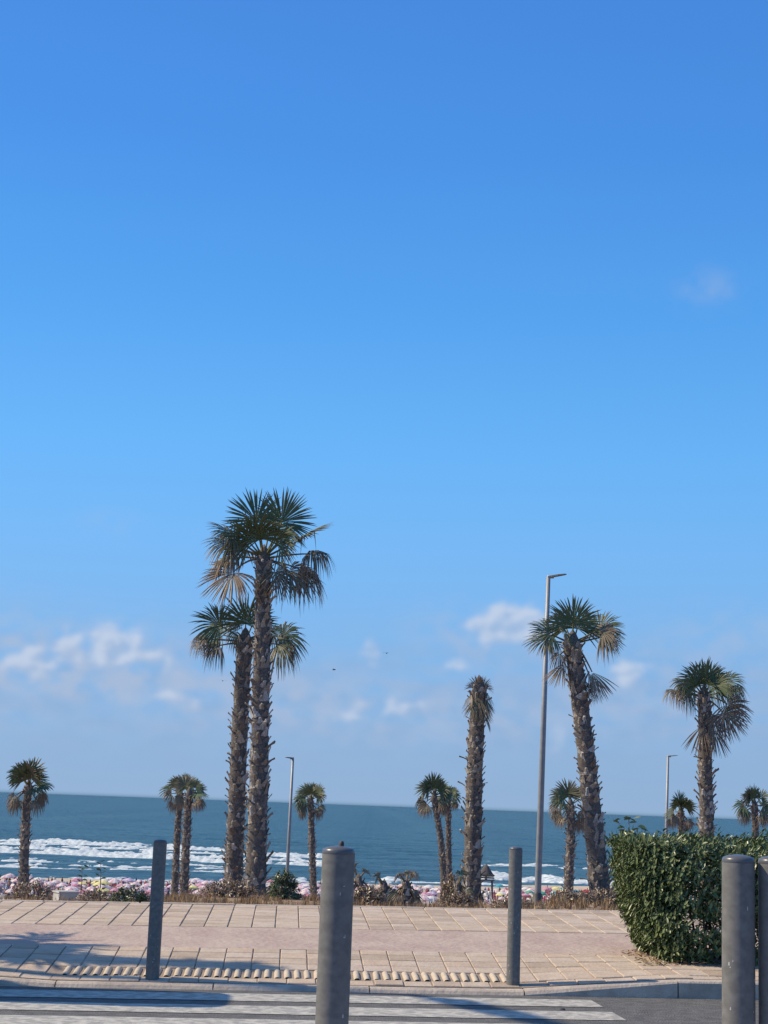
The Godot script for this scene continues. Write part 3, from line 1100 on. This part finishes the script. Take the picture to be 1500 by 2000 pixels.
func build_palms() -> void:
	var big := "tall palms beyond the pavement"
	# [angle, towards, petiole, blade, droop, sag, dead, shred, face x, y, z]
	palm("tallest palm, front one of the leaning pair, with a broad ragged crown", [Vector3(-1.92, -.18, -28), Vector3(-1.93, 1.08, -28), Vector3(-1.97, 2.79, -28), Vector3(-2.0, 4.09, -28), Vector3(-2.05, 5.46, -28)], .175, .125, [
		[66, .1, .66, .58, .10, .0, .05, .0, .1, .1, 1], [103, -.1, .64, .58, .10, .0, .05, .0, -.1, .1, 1], [118, .55, .36, .60, .15, .05, .0, .0, -.25, .3, 1],
		[84, -.5, .55, .5, .1, .0, .05, .0, 0, .1, 1], [146, .2, .60, .56, .35, .05, .35, .05, -.2, .9, .4], [157, .3, .58, .55, .5, .12, .55, .1, -.3, .6, .6],
		[170, -.2, .50, .52, .9, .16, .75, .2, -.2, .8, .3], [178, .3, .46, .58, .25, .62, .85, .0, -.5, .1, 1], [28, .1, .70, .60, .2, .0, .2, .05, .1, 1, .15],
		[45, .5, .42, .52, .5, .10, .15, .05, .4, .6, .7], [12, .2, .80, .52, .8, .10, .75, .35, .3, .8, .4], [-4, -.1, .62, .55, .9, .16, .85, .35, .2, .8, .5],
		[-8, .3, .42, .62, .4, .30, .7, .1, .4, .5, .7], [-28, .2, .18, .46, .4, .35, .6, .05, .3, .3, 1], [60, -.7, .5, .5, .3, .05, .1, .0, .2, .6, -.4], [150, -.6, .5, .5, .5, .1, .3, .1, -.3, .7, -.3],
		[96, .6, .34, .46, .25, .05, .02, .0, .0, .4, 1], [58, .5, .34, .46, .3, .05, .05, .0, .3, .4, 1], [132, .5, .32, .46, .3, .05, .08, .0, -.3, .4, 1]], 101, true, big)
	palm("tall palm directly behind the tallest one, its crown lower and half hidden", [Vector3(-2.36, -.16, -29), Vector3(-2.38, 1.49, -29), Vector3(-2.39, 2.83, -29), Vector3(-2.38, 4.12, -29)], .16, .13, [
		[148, .1, .48, .52, .25, .08, .05, .0, -.2, .3, 1], [160, -.4, .4, .5, .3, .1, .1, .0, -.2, .5, .7], [90, .0, .26, .58, .15, .0, .05, .0, 0, .2, 1], [72, -.4, .3, .5, .2, .0, .05, .0, .2, .3, 1],
		[16, .0, .62, .50, .45, .12, .1, .1, .2, .4, 1], [2, .2, .55, .5, .7, .1, .35, .35, .2, .5, .8], [176, .2, .66, .34, .9, .06, .9, .5, -.1, .8, .5], [186, .3, .42, .36, 1.1, .1, .8, .7, -.2, .6, .6], [30, -.6, .5, .5, .5, .1, .1, .0, .2, .6, .3], [125, .5, .2, .36, .6, .2, .3, .1, -.2, .5, .8]], 102, true, big)
	palm("dead palm without a green crown, only a shaggy brown top", [Vector3(1.82, -.28, -30), Vector3(1.81, 1.2, -30), Vector3(1.82, 2.57, -30), Vector3(1.85, 3.5, -30)], .165, .13, [
		[100, .1, .05, .24, .1, .0, .9, .0, 0, .1, 1, .0, .0, .05], [75, -.1, .05, .22, .1, .0, .9, .1, 0, .1, 1, .04, .0, .0], [125, .2, .06, .20, .3, .1, .95, .2, -.3, .2, 1, -.06, .0, .04], [50, .2, .06, .20, .4, .1, .95, .2, .4, .2, 1, .06, .0, .04],
		[-78, .1, .02, .29, .1, .1, .6, .0, .9, 0, .5, .12, .02, .04], [-82, .1, .02, .29, .1, .1, .7, .0, .6, 0, .9, .10, -.12, .09], [-75, -.1, .02, .29, .1, .1, .6, .0, 1, 0, -.2, .13, -.16, -.03], [-84, .1, .02, .29, .1, .1, .55, .0, .4, 0, 1, .06, -.30, .12],
		[-80, .1, .02, .29, .1, .1, .7, .0, 1, 0, .2, .13, -.40, .03], [-95, .1, .05, .4, .1, .1, .6, .0, -.2, 0, 1, -.02, -.05, .13], [-104, .1, .05, .28, .2, .1, .9, .1, -.9, 0, .5, -.12, .0, .04]], 103, true, big)
	palm("tall leaning palm just right of the street lamp, with three fan leaves", [Vector3(3.84, -.01, -28), Vector3(3.70, 1.28, -28), Vector3(3.52, 2.73, -28), Vector3(3.31, 4.18, -28)], .175, .135, [
		[90, .1, .30, .54, .15, .0, .02, .0, 0, .15, 1], [74, -.3, .26, .48, .2, .0, .05, .0, .2, .2, 1], [108, -.3, .25, .47, .2, .0, .1, .0, -.2, .2, 1], [160, .3, .34, .50, .25, .0, .12, .0, -.1, .7, .6], [170, .0, .36, .46, .4, .05, .35, .1, -.2, .8, .5],
		[30, .1, .46, .46, .25, .02, .08, .0, .1, .6, .8], [24, .3, .48, .44, .7, .06, .75, .2, .2, .5, .7], [18, -.2, .46, .44, .35, .04, .1, .0, .2, .7, .5], [205, .2, .18, .25, .9, .3, .9, .6, -.3, .4, .8],
		[-52, .1, .44, .46, .15, .25, .9, .0, .5, 0, .9, .06, .02, .04], [-58, .1, .36, .44, .15, .25, .95, .0, .7, 0, .7, .08, -.05, .0], [-70, .1, .1, .45, .1, .1, .9, .0, .8, 0, .6, .13, -.42, .03], [248, .1, .12, .40, .1, .1, .9, .0, -.6, 0, .8, -.12, -.18, .05], [120, .7, .2, .34, .5, .2, .2, .0, -.2, .6, .8]], 104, true, big)
	palm("tall straight palm rising behind the hedge with a brown hanging leaf", [Vector3(6.63, .35, -33), Vector3(6.59, 2.35, -33), Vector3(6.56, 3.72, -33)], .16, .12, [
		[88, .1, .24, .56, .2, .0, .03, .0, 0, .3, 1], [66, -.2, .24, .52, .2, .0, .05, .0, .2, .3, 1], [112, .0, .24, .52, .25, .0, .05, .0, -.2, .3, 1], [132, .4, .26, .48, .35, .05, .1, .0, -.3, .6, .7], [48, .4, .26, .46, .4, .05, .1, .0, .3, .6, .7],
		[80, .8, .2, .4, .4, .1, .05, .0, 0, .6, .8], [150, .1, .40, .42, .5, .06, .25, .1, -.2, .8, .5], [170, .1, .50, .40, .7, .03, .6, .45, -.1, .9, .3], [166, .4, .34, .40, 1.0, .05, .7, .8, -.2, .6, .7], [35, .0, .5, .42, .4, .03, .12, .0, .2, .7, .6], [18, .2, .50, .44, .9, .06, .35, .7, .2, .7, .5],
		[6, .3, .40, .50, .3, .46, .9, .05, .3, .1, 1], [-18, .2, .34, .5, .2, .50, .95, .0, .4, 0, 1], [-40, .5, .12, .5, .2, 1.2, .8, .0, .4, 0, .9, .06, -.15, .08], [230, .5, .12, .5, .2, 1.4, .85, .0, -.2, 0, 1, .0, -.3, .1], [-40, .5, .10, .5, .2, 1.4, .9, .0, .5, 0, .8, .08, -.4, .08], [100, -.7, .3, .45, .3, .0, .1, .0, 0, .5, -.5]], 105, true, big)
	var small := "smaller palms lower down towards the beach"
	palm("small palm at the far left, alone above the surf", [Vector3(-10.29, -1.75, -50), Vector3(-10.39, .59, -50), Vector3(-10.37, 1.5, -50)], .16, .12, auto_crown(11, .80, 10, 6, 1.25), 111, false, small)
	palm("thinner left trunk of the close pair of small palms behind the left bollard", [Vector3(-6.62, -1.8, -57), Vector3(-6.64, .33, -57), Vector3(-6.63, 1.5, -57)], .13, .10, auto_crown(12, .72, 9, 3, 1.1), 112, false, small)
	palm("thicker right trunk of the close pair of small palms, crown partly yellow", [Vector3(-6.09, -1.68, -55), Vector3(-6.11, .71, -55), Vector3(-6.09, 1.48, -55)], .155, .12, auto_crown(13, .68, 8, 4), 113, false, small)
	palm("small slim palm between the thin lamp and the big middle bollard", [Vector3(-1.99, -2.2, -60), Vector3(-2.16, .08, -60), Vector3(-2.26, 1.42, -60)], .135, .10, auto_crown(14, .72, 10, 4), 114, false, small)
	palm("small palm with a curved trunk left of the dead palm", [Vector3(2.57, -1.7, -58), Vector3(2.41, .11, -58), Vector3(2.11, 1.72, -58)], .125, .10, auto_crown(15, .80, 10, 5), 115, false, small)
	palm("small straight palm squeezed between the curved one and the dead palm", [Vector3(2.84, -1.8, -60), Vector3(2.75, .08, -60), Vector3(2.70, 1.72, -60)], .12, .09, auto_crown(16, .50, 7, 5), 116, false, small)
	palm("small palm standing close behind the leaning palm, its crown thin and brownish", [Vector3(6.13, -1.32, -52), Vector3(6.19, .86, -52), Vector3(6.16, 1.55, -52)], .16, .12, auto_crown(17, .80, 8, 8, 1.1), 117, false, small)
	palm("small palm over the hedge beside the thin lamp on the right", [Vector3(11.16, -.52, -60), Vector3(11.1, 1.5, -60)], .135, .11, auto_crown(18, .74, 8, 5), 118, false, small)
	palm("small palm over the hedge at the right edge of the picture", [Vector3(13.36, -.36, -58), Vector3(13.3, 1.8, -58)], .135, .11, auto_crown(19, .78, 9, 5), 119, false, small)
	# the palm on the walk outside the frame whose crown shades the left of the pavement
	var p := wd(-6.2, 1.98)
	palm("palm on the paved walk, left of the picture, shading the pavement", [p - Vector3(0, .1, 0), p + Vector3(.05, 1.6, 0), p + Vector3(.1, 3.1, .0)], .17, .13, auto_crown(23, 1.25, 15, 8), 120, false)

	# an unseen crownless trunk, added farther left so its long shadow crosses the walk behind the bollard
	p = wd(-8.9, 1.92)
	palm("bare palm trunk added for its shadow on the paved walk, left of the picture", [p - Vector3(0, .1, 0), p + Vector3(.0, 4.0, 0), p + Vector3(.0, 7.9, .0)], .17, .14, [], 121, false)

func build_plants() -> void:
	var rng := RandomNumberGenerator.new()
	rng.seed = 808
	# clipped hedge: stems inside, leafy sprigs over its faces, thin near the ground
	var lo := Color(.046, .075, .028)
	var hi := Color(.20, .245, .10)
	var c0 := wd(2.92, .98)
	var hedge := thing("hedge", "clipped green hedge on the pavement, right of the far bollard", "hedge", Vector3(c0.x, c0.y, c0.z))
	var st := new_st()
	var xfs := []
	var cols := []
	var hw := 5.2
	var hd := .95
	var inv := hedge.position
	var n := FastNoiseLite.new()
	n.seed = 6
	n.frequency = 1.6
	n.fractal_octaves = 3
	for k in 70:
		var s := 3.05 + rng.randf() * (hw - .3)
		var t := .98 + rng.randf() * (hd - .25)
		var b := wd(s, t) - inv
		var q := b + Vector3(rng.randf_range(-.18, .18), .45, rng.randf_range(-.12, .12))
		var e := q + Vector3(rng.randf_range(-.15, .15), .4, rng.randf_range(-.12, .12))
		tube(st, [b - Vector3(0, .05, 0), q, e], [.012, .009, .004], 5)
	part("stems", done(st), M.wood, hedge)
	var made := 0
	while made < 12500:
		# a point on the left end, the front, the top or the back
		var f := rng.randf()
		var s := 0.0
		var t := 0.0
		var y := 0.0
		var d := Vector3.ZERO
		if f < .22:
			s = 0.0; t = rng.randf() * hd; y = rng.randf(); d = -S
		elif f < .60:
			s = rng.randf() * hw; t = 0.0; y = rng.randf(); d = -T
		elif f < .82:
			s = rng.randf() * hw; t = rng.randf() * hd; y = 1.0; d = Vector3.UP
		else:
			s = rng.randf() * hw; t = hd; y = rng.randf(); d = T
		var bare := .0
		if d.y < .5 and s > .28 and s < 1.7 and y > .08 and y < .40 and n.get_noise_2d(s * 3.0, y * 3.5 + 7.0) > .06: bare = .93
		if rng.randf() < bare: continue
		var tall := .925 + .05 * n.get_noise_2d(s, t)
		var inset := .05 + .10 * absf(n.get_noise_3d(s * 1.3, t, y * 1.3)) + pow(rng.randf(), 2.0) * .22
		var bulge := .10 * sin(clampf(y, 0, 1) * PI * .8) if d.y < .5 else 0.0
		# the left end draws in towards the ground
		var tuck := .17 * (1.0 - y) * exp(-s / .25)
		# the near left corner is clipped round
		if s < .34 and t < .34 and d.y < .5:
			var arc := Vector2(s - .34, t - .34).normalized()
			s = .34 + arc.x * .34
			t = .34 + arc.y * .34
			d = S * arc.x + T * arc.y
		elif s < .34 and t < .34 and Vector2(s - .34, t - .34).length() > .34: continue
		var p := wd(2.92 + s + tuck, .92 + t) - inv
		p += Vector3.UP * (y * tall - (inset if d.y > .5 else 0.0)) + d * (bulge - inset if d.y < .5 else 0.0)
		sprig(rng, p, d + Vector3(rng.randf_range(-.5, .5), rng.randf_range(.1, .7), rng.randf_range(-.5, .5)), .13, 8, .056, lo, hi, xfs, cols)
		made += 1
	# stray shoots above the top
	for k in 26:
		var s := rng.randf() * hw
		sprig(rng, wd(2.95 + s, 1.0 + rng.randf() * hd * .8) + Vector3(0, .91, 0) - inv, Vector3(rng.randf_range(-.3, .3), 1, rng.randf_range(-.3, .3)), .12, 8, .06, lo, hi, xfs, cols)
	leaves("foliage", leaf_card(1.0, .36), xfs, cols, M.leaf, hedge)
	# litter along its foot
	xfs = []
	cols = []
	for k in 520:
		var s := rng.randf() * hw
		var t := .80 + absf(rng.randfn()) * .09
		if k % 4 == 0:
			s = -.05 + rng.randf() * .3; t = .75 + rng.randf() * .9
		var b := Basis.from_euler(Vector3(rng.randf_range(-.4, .4), rng.randf() * TAU, rng.randf_range(-.4, .4)))
		xfs.append(Transform3D(b.scaled(Vector3.ONE * rng.randf_range(.03, .06)), wd(2.95 + s, t) + Vector3(0, rng.randf_range(.006, .03), 0)))
		cols.append(Color(.20, .13, .07).lerp(Color(.36, .27, .15), rng.randf()))
	var lit := leaves("leaf_litter", leaf_card(1.0, .4), xfs, cols, M.dry, self)
	tag(lit, "dry fallen leaves along the foot of the hedge", "leaves")
	# dry grass on the slope beyond the pavement
	st = new_st()
	st.set_smooth_group(-1)
	st.set_color(Color.WHITE)
	for k in 10:
		var a := k * 2.4
		var b := Vector3(cos(a), 0, sin(a)) * .25
		var h := Vector3(b.x * rng.randf_range(.6, 2.6), rng.randf_range(.5, 1.0), b.z * rng.randf_range(.6, 2.6))
		var w := Vector3(-sin(a), 0, cos(a)) * .05
		tri(st, b * .4 - w, b * .4 + w, h)
	var tuft := done(st)
	xfs = []
	cols = []
	var k := 0
	while k < 9000:
		var d := 18.1 + pow(rng.randf(), 1.4) * 17.0
		var x := rng.randf_range(-.30, .30) * d
		k += 1
		var u := x / d
		var dens := .30 + .7 * clampf(n.get_noise_2d(x * .5, d * .4) * 2.0 + .35, 0, 1)
		if u < -.13: dens *= .25
		if rng.randf() > dens: continue
		var v := Vector3(x, 0, -d)
		if v.dot(T) - T0 < 5.28: continue
		var sc := rng.randf_range(.06, .15) * (1.25 if u > .08 and u < .16 else 1.0)
		xfs.append(Transform3D(Basis(Vector3.UP, rng.randf() * TAU).scaled_local(Vector3(sc, sc * rng.randf_range(.7, 1.3), sc)), Vector3(x, land_y(x, -d) - .005, -d)))
		cols.append(Color(.24, .145, .085).lerp(Color(.42, .31, .18), rng.randf()))
	var gr := leaves("dry_grass", tuft, xfs, cols, M.dry, self)
	tag(gr, "dry brown grass on the slope behind the pavement", "grass")
	# scrub: green bushes and dry brown ones
	var g1 := Color(.05, .075, .03)
	var g2 := Color(.13, .155, .07)
	var b1 := Color(.17, .12, .085)
	var b2 := Color(.36, .27, .185)
	var put := func(label: String, x: float, d: float, size: Vector3, nn: int, ls: float, dry: bool, sd: int) -> void:
		bush("shrub", label, "shrub", Vector3(x, land_y(x, -d), -d), size, nn, ls, b1 if dry else g1, b2 if dry else g2, sd)
	put.call("green pointed shrub at the foot of the thin lamp", -1.31, 25.5, Vector3(.24, .46, .22), 230, .06, false, 1)
	put.call("grey green low shrub just left of the left far bollard", -3.35, 23.5, Vector3(.30, .28, .25), 200, .055, false, 2)
	put.call("dry brown shrub below the two leafy saplings", -4.05, 25.0, Vector3(.34, .22, .25), 150, .06, true, 3)
	put.call("dry scrub at the foot of the far left palm", -6.9, 34.5, Vector3(.55, .45, .4), 170, .08, true, 4)
	put.call("dry scrub around the foot of the tall pair of palms", -2.2, 26.8, Vector3(.55, .19, .3), 220, .06, true, 5)
	put.call("dry scrub right of the big middle bollard", -.05, 23.2, Vector3(.30, .24, .2), 150, .06, true, 6)
	put.call("low olive shrub beside the dried young palm", .28, 24.6, Vector3(.24, .24, .2), 130, .055, false, 7)
	put.call("dry scrub left of the dead palm's foot", 1.45, 26.5, Vector3(.30, .24, .22), 150, .06, true, 8)
	put.call("dry scrub between the street lamp and the leaning palm", 3.12, 25.8, Vector3(.42, .15, .3), 170, .06, true, 9)
	put.call("dry scrub around the leaning palm's foot", 3.72, 26.6, Vector3(.40, .24, .3), 200, .06, true, 10)
	put.call("dark dry bush behind the dead palm's left side", 1.62, 33.0, Vector3(.26, .80, .2), 170, .09, true, 11)
	put.call("low dry scrub in front of the far bollard on the right", 2.15, 25.0, Vector3(.40, .14, .25), 170, .05, true, 12)
	# two young saplings with sparse leaves
	for q in [["left of two thin leafy saplings above the beach", -4.48, 26.0, .30, 31], ["right and taller of two thin leafy saplings above the beach", -4.19, 26.0, .36, 32], ["thin twiggy shoots rising behind the left end of the hedge", 2.55, 16.6, 1.36, 33]]:
		var x: float = q[1]
		var dd: float = q[2]
		var g := land_y(x, -dd)
		if dd < 18.0: g = walk_y(Vector3(x, 0, -dd).dot(S), Vector3(x, 0, -dd).dot(T) - T0)
		var o := thing("sapling", q[0], "sapling", Vector3(x, g, -dd))
		var r2 := RandomNumberGenerator.new()
		r2.seed = q[4]
		var h: float = q[3] - g
		var s2 := new_st()
		tube(s2, [Vector3(0, -.05, 0), Vector3(.02, h * .5, .01), Vector3(.0, h, 0)], [.011, .008, .003], 5)
		part("stem", done(s2), M.wood, o)
		var lx := leaf_card(.09, .045)
		var nn := 11 if dd > 18.0 else 26
		for i in nn:
			var u := lerpf(.35 if dd > 18.0 else .70, 1.0, i / float(nn - 1))
			var a := (i % 2) * PI + r2.randf_range(-.6, .6)
			var lm := part("leaf", lx, null, o, Transform3D(Basis(Vector3.UP, a + PI / 2) * Basis(Vector3.RIGHT, r2.randf_range(-.7, .3)) * Basis(Vector3.BACK, r2.randf_range(-.5, .9)), Vector3(.015 + (r2.randf_range(-.12, .12) if nn > 20 else r2.randf_range(-.03, .03)), h * u, 0)))
			lm.material_override = M.sapling
	spiky("dried young palm with torn upright leaves right of the big middle bollard", Vector3(-.02, land_y(-.02, -24.0), -24.0), .62, 9, 41, .75, -.25)
	spiky("dried drooping young palm standing alone in the middle", Vector3(.53, land_y(.53, -24.0), -24.0), .56, 17, 42, .85, -.03)
	spiky("second dried young palm leaning right beside the torn one", Vector3(.30, land_y(.30, -24.3), -24.3), .50, 8, 43, .7, -.2)
	spiky("greenish young palm at the foot of the small palms left of the dead palm", Vector3(1.38, land_y(1.38, -27.0), -27.0), .66, 8, 44, .45, .05)

func build_objects() -> void:
	# bollards
	var p := wd(-.955, .215)
	bollard("grey bollard on the kerb at the left, at the tactile strip", p, 1.015, .0515, 1)
	p = wd(1.772, .215)
	bollard("grey bollard on the kerb right of the middle, at the end of the tactile strip", p, 1.02, .0515, 2)
	var near := [["large near bollard in the middle foreground, dark stud on its cap", -.103, 1.245, -5.25, true], ["large near bollard at the right with a scratched post", 1.163, 1.262, -5.3, false], ["large near bollard cut by the right edge of the picture", 1.278, 1.262, -5.3, false]]
	for i in 3:
		var q: Array = near[i]
		var v := Vector3(q[1], 0, q[3])
		var g := .012 * v.dot(S) + .25
		bollard(q[0], Vector3(q[1], g, q[3]), q[2] - g, .0515, 10 + i, q[4])
	# lamps
	lamp("tall street lamp in front of the leaning palm, head pointing right", Vector3(3.09, land_y(3.09, -31), -31), Vector3(3.183, 5.772, -31), .064, Vector3(.34, .07, .06))
	lamp("thin distant street lamp left of the big middle bollard", Vector3(-3.1, land_y(-3.1, -62), -62), Vector3(-3.07, 2.98, -62), .075, Vector3(-.24, .03, .35))
	lamp("thin distant street lamp behind the hedge", Vector3(11.2, land_y(11.2, -64), -64), Vector3(11.33, 3.64, -64), .075, Vector3(.36, .05, .1))
	# concrete block at the left
	var o := thing("concrete_block", "pale concrete block behind the pavement at the left", "block", Vector3(-5.42, land_y(-5.42, -30.0), -30.0))
	o.rotation.y = .55
	var st := new_st()
	box(st, Vector3(0, .0, 0), Vector3(.36, .30, .30))
	part("body", done(st), M.concrete, o)
	st = new_st()
	box(st, Vector3(0, .165, 0), Vector3(.39, .03, .33))
	part("lid", done(st), M.concrete, o)
	# lifeguard lookout on the sand
	var lx := 17.2
	var ly := land_y(lx, -250.0)
	o = thing("lookout_tower", "dark lifeguard lookout with a pointed roof on the beach", "lookout", Vector3(lx, ly, -250.0))
	var pf := -9.0 - ly
	for q in [[-.9, -.9], [.9, -.9], [-.9, .9], [.9, .9]]:
		st = new_st()
		tube(st, [Vector3(q[0] * 1.2, -.3, q[1] * 1.2), Vector3(q[0], pf, q[1])], [.09, .08], 7)
		part("leg", done(st), M.wood, o)
	st = new_st()
	box(st, Vector3(0, pf, 0), Vector3(2.4, .14, 2.4))
	part("platform", done(st), M.wood, o)
	for q in [[0, 1.15, 2.3, .08], [0, -1.15, 2.3, .08], [1.15, 0, .08, 2.3], [-1.15, 0, .08, 2.3]]:
		for hh in [.35, .8]:
			st = new_st()
			box(st, Vector3(q[0], pf + hh, q[1]), Vector3(q[2], .14, q[3]))
			part("rail", done(st), M.wood, o)
	st = new_st()
	tube(st, [Vector3(0, pf, 0), Vector3(0, pf + 1.3, 0)], [.14, .12], 8)
	part("post", done(st), M.wood, o)
	st = new_st()
	st.set_smooth_group(-1)
	lathe(st, [Vector2(0, pf + .62), Vector2(1.25, pf + .55), Vector2(1.0, pf + 1.0), Vector2(.35, pf + 2.0), Vector2(0, pf + 2.45)], 8)
	part("roof", done(st), M.thatch, o)
	# gulls
	for q in [["tiny dark gull in the sky left of the tall pair of palms", -8.49, 7.78, .3], ["tiny gull in the sky right of the tall palms' trunks", -2.43, 8.61, 1.2], ["topmost tiny gull near the middle of the sky", .43, 9.62, -.4]]:
		o = thing("gull", q[0], "gull", Vector3(q[1], q[2], -90.0), "gulls in the sky")
		o.rotation.y = q[3]
		o.scale = Vector3.ONE * .7
		st = new_st()
		tube(st, [Vector3(0, 0, .16), Vector3(0, .01, .08), Vector3(0, .0, -.05), Vector3(0, 0, -.16)], [.012, .04, .035, .008], 7)
		part("body", done(st), M.dark, o)
		for s in [-1.0, 1.0]:
			st = new_st()
			st.set_smooth_group(-1)
			quad(st, Vector3(0, .02, .05), Vector3(s * .16, .07, .06), Vector3(s * .16, .075, -.02), Vector3(0, .02, -.05))
			quad(st, Vector3(s * .16, .07, .06), Vector3(s * .34, .03, .0), Vector3(s * .33, .03, -.03), Vector3(s * .16, .075, -.02))
			part("wing", done(st), M.dark, o)
	# outside the frame on the left: panel and arm lamp added to throw the shadows on the crossing
	p = wd(-3.3, -.36)
	o = thing("added_shadow_panel", "unseen rounded panel added to shade the crossing, at the kerb, left of the picture", "panel", p)
	o.rotation.y = PI / 2 - AZ
	st = new_st()
	var rim := []
	for i in 28:
		var a := TAU * i / 28.0
		rim.append(Vector2(signf(cos(a)) * pow(absf(cos(a)), .35) * .56, 1.72 + signf(sin(a)) * pow(absf(sin(a)), .35) * .95))
	st.set_smooth_group(-1)
	for i in 28:
		var a: Vector2 = rim[i]
		var b: Vector2 = rim[(i + 1) % 28]
		tri(st, Vector3(0, 1.72, .08), Vector3(a.x, a.y, .08), Vector3(b.x, b.y, .08))
		tri(st, Vector3(0, 1.72, -.08), Vector3(b.x, b.y, -.08), Vector3(a.x, a.y, -.08))
		quad(st, Vector3(a.x, a.y, .08), Vector3(a.x, a.y, -.08), Vector3(b.x, b.y, -.08), Vector3(b.x, b.y, .08))
	part("frame", done(st), M.galv, o)
	st = new_st()
	box(st, Vector3(0, .38, 0), Vector3(.4, .84, .1))
	part("stand", done(st), M.dark, o)
	p = wd(-7.22, 1.05)  # unseen lamp, added for the slanting shadow its arm casts
	var lm := lamp("unseen street lamp added for its arm shadow on the road, left of the picture", p, p + Vector3(0, 7.4, 0), .085, Vector3(.3, .6, 1.9), "")
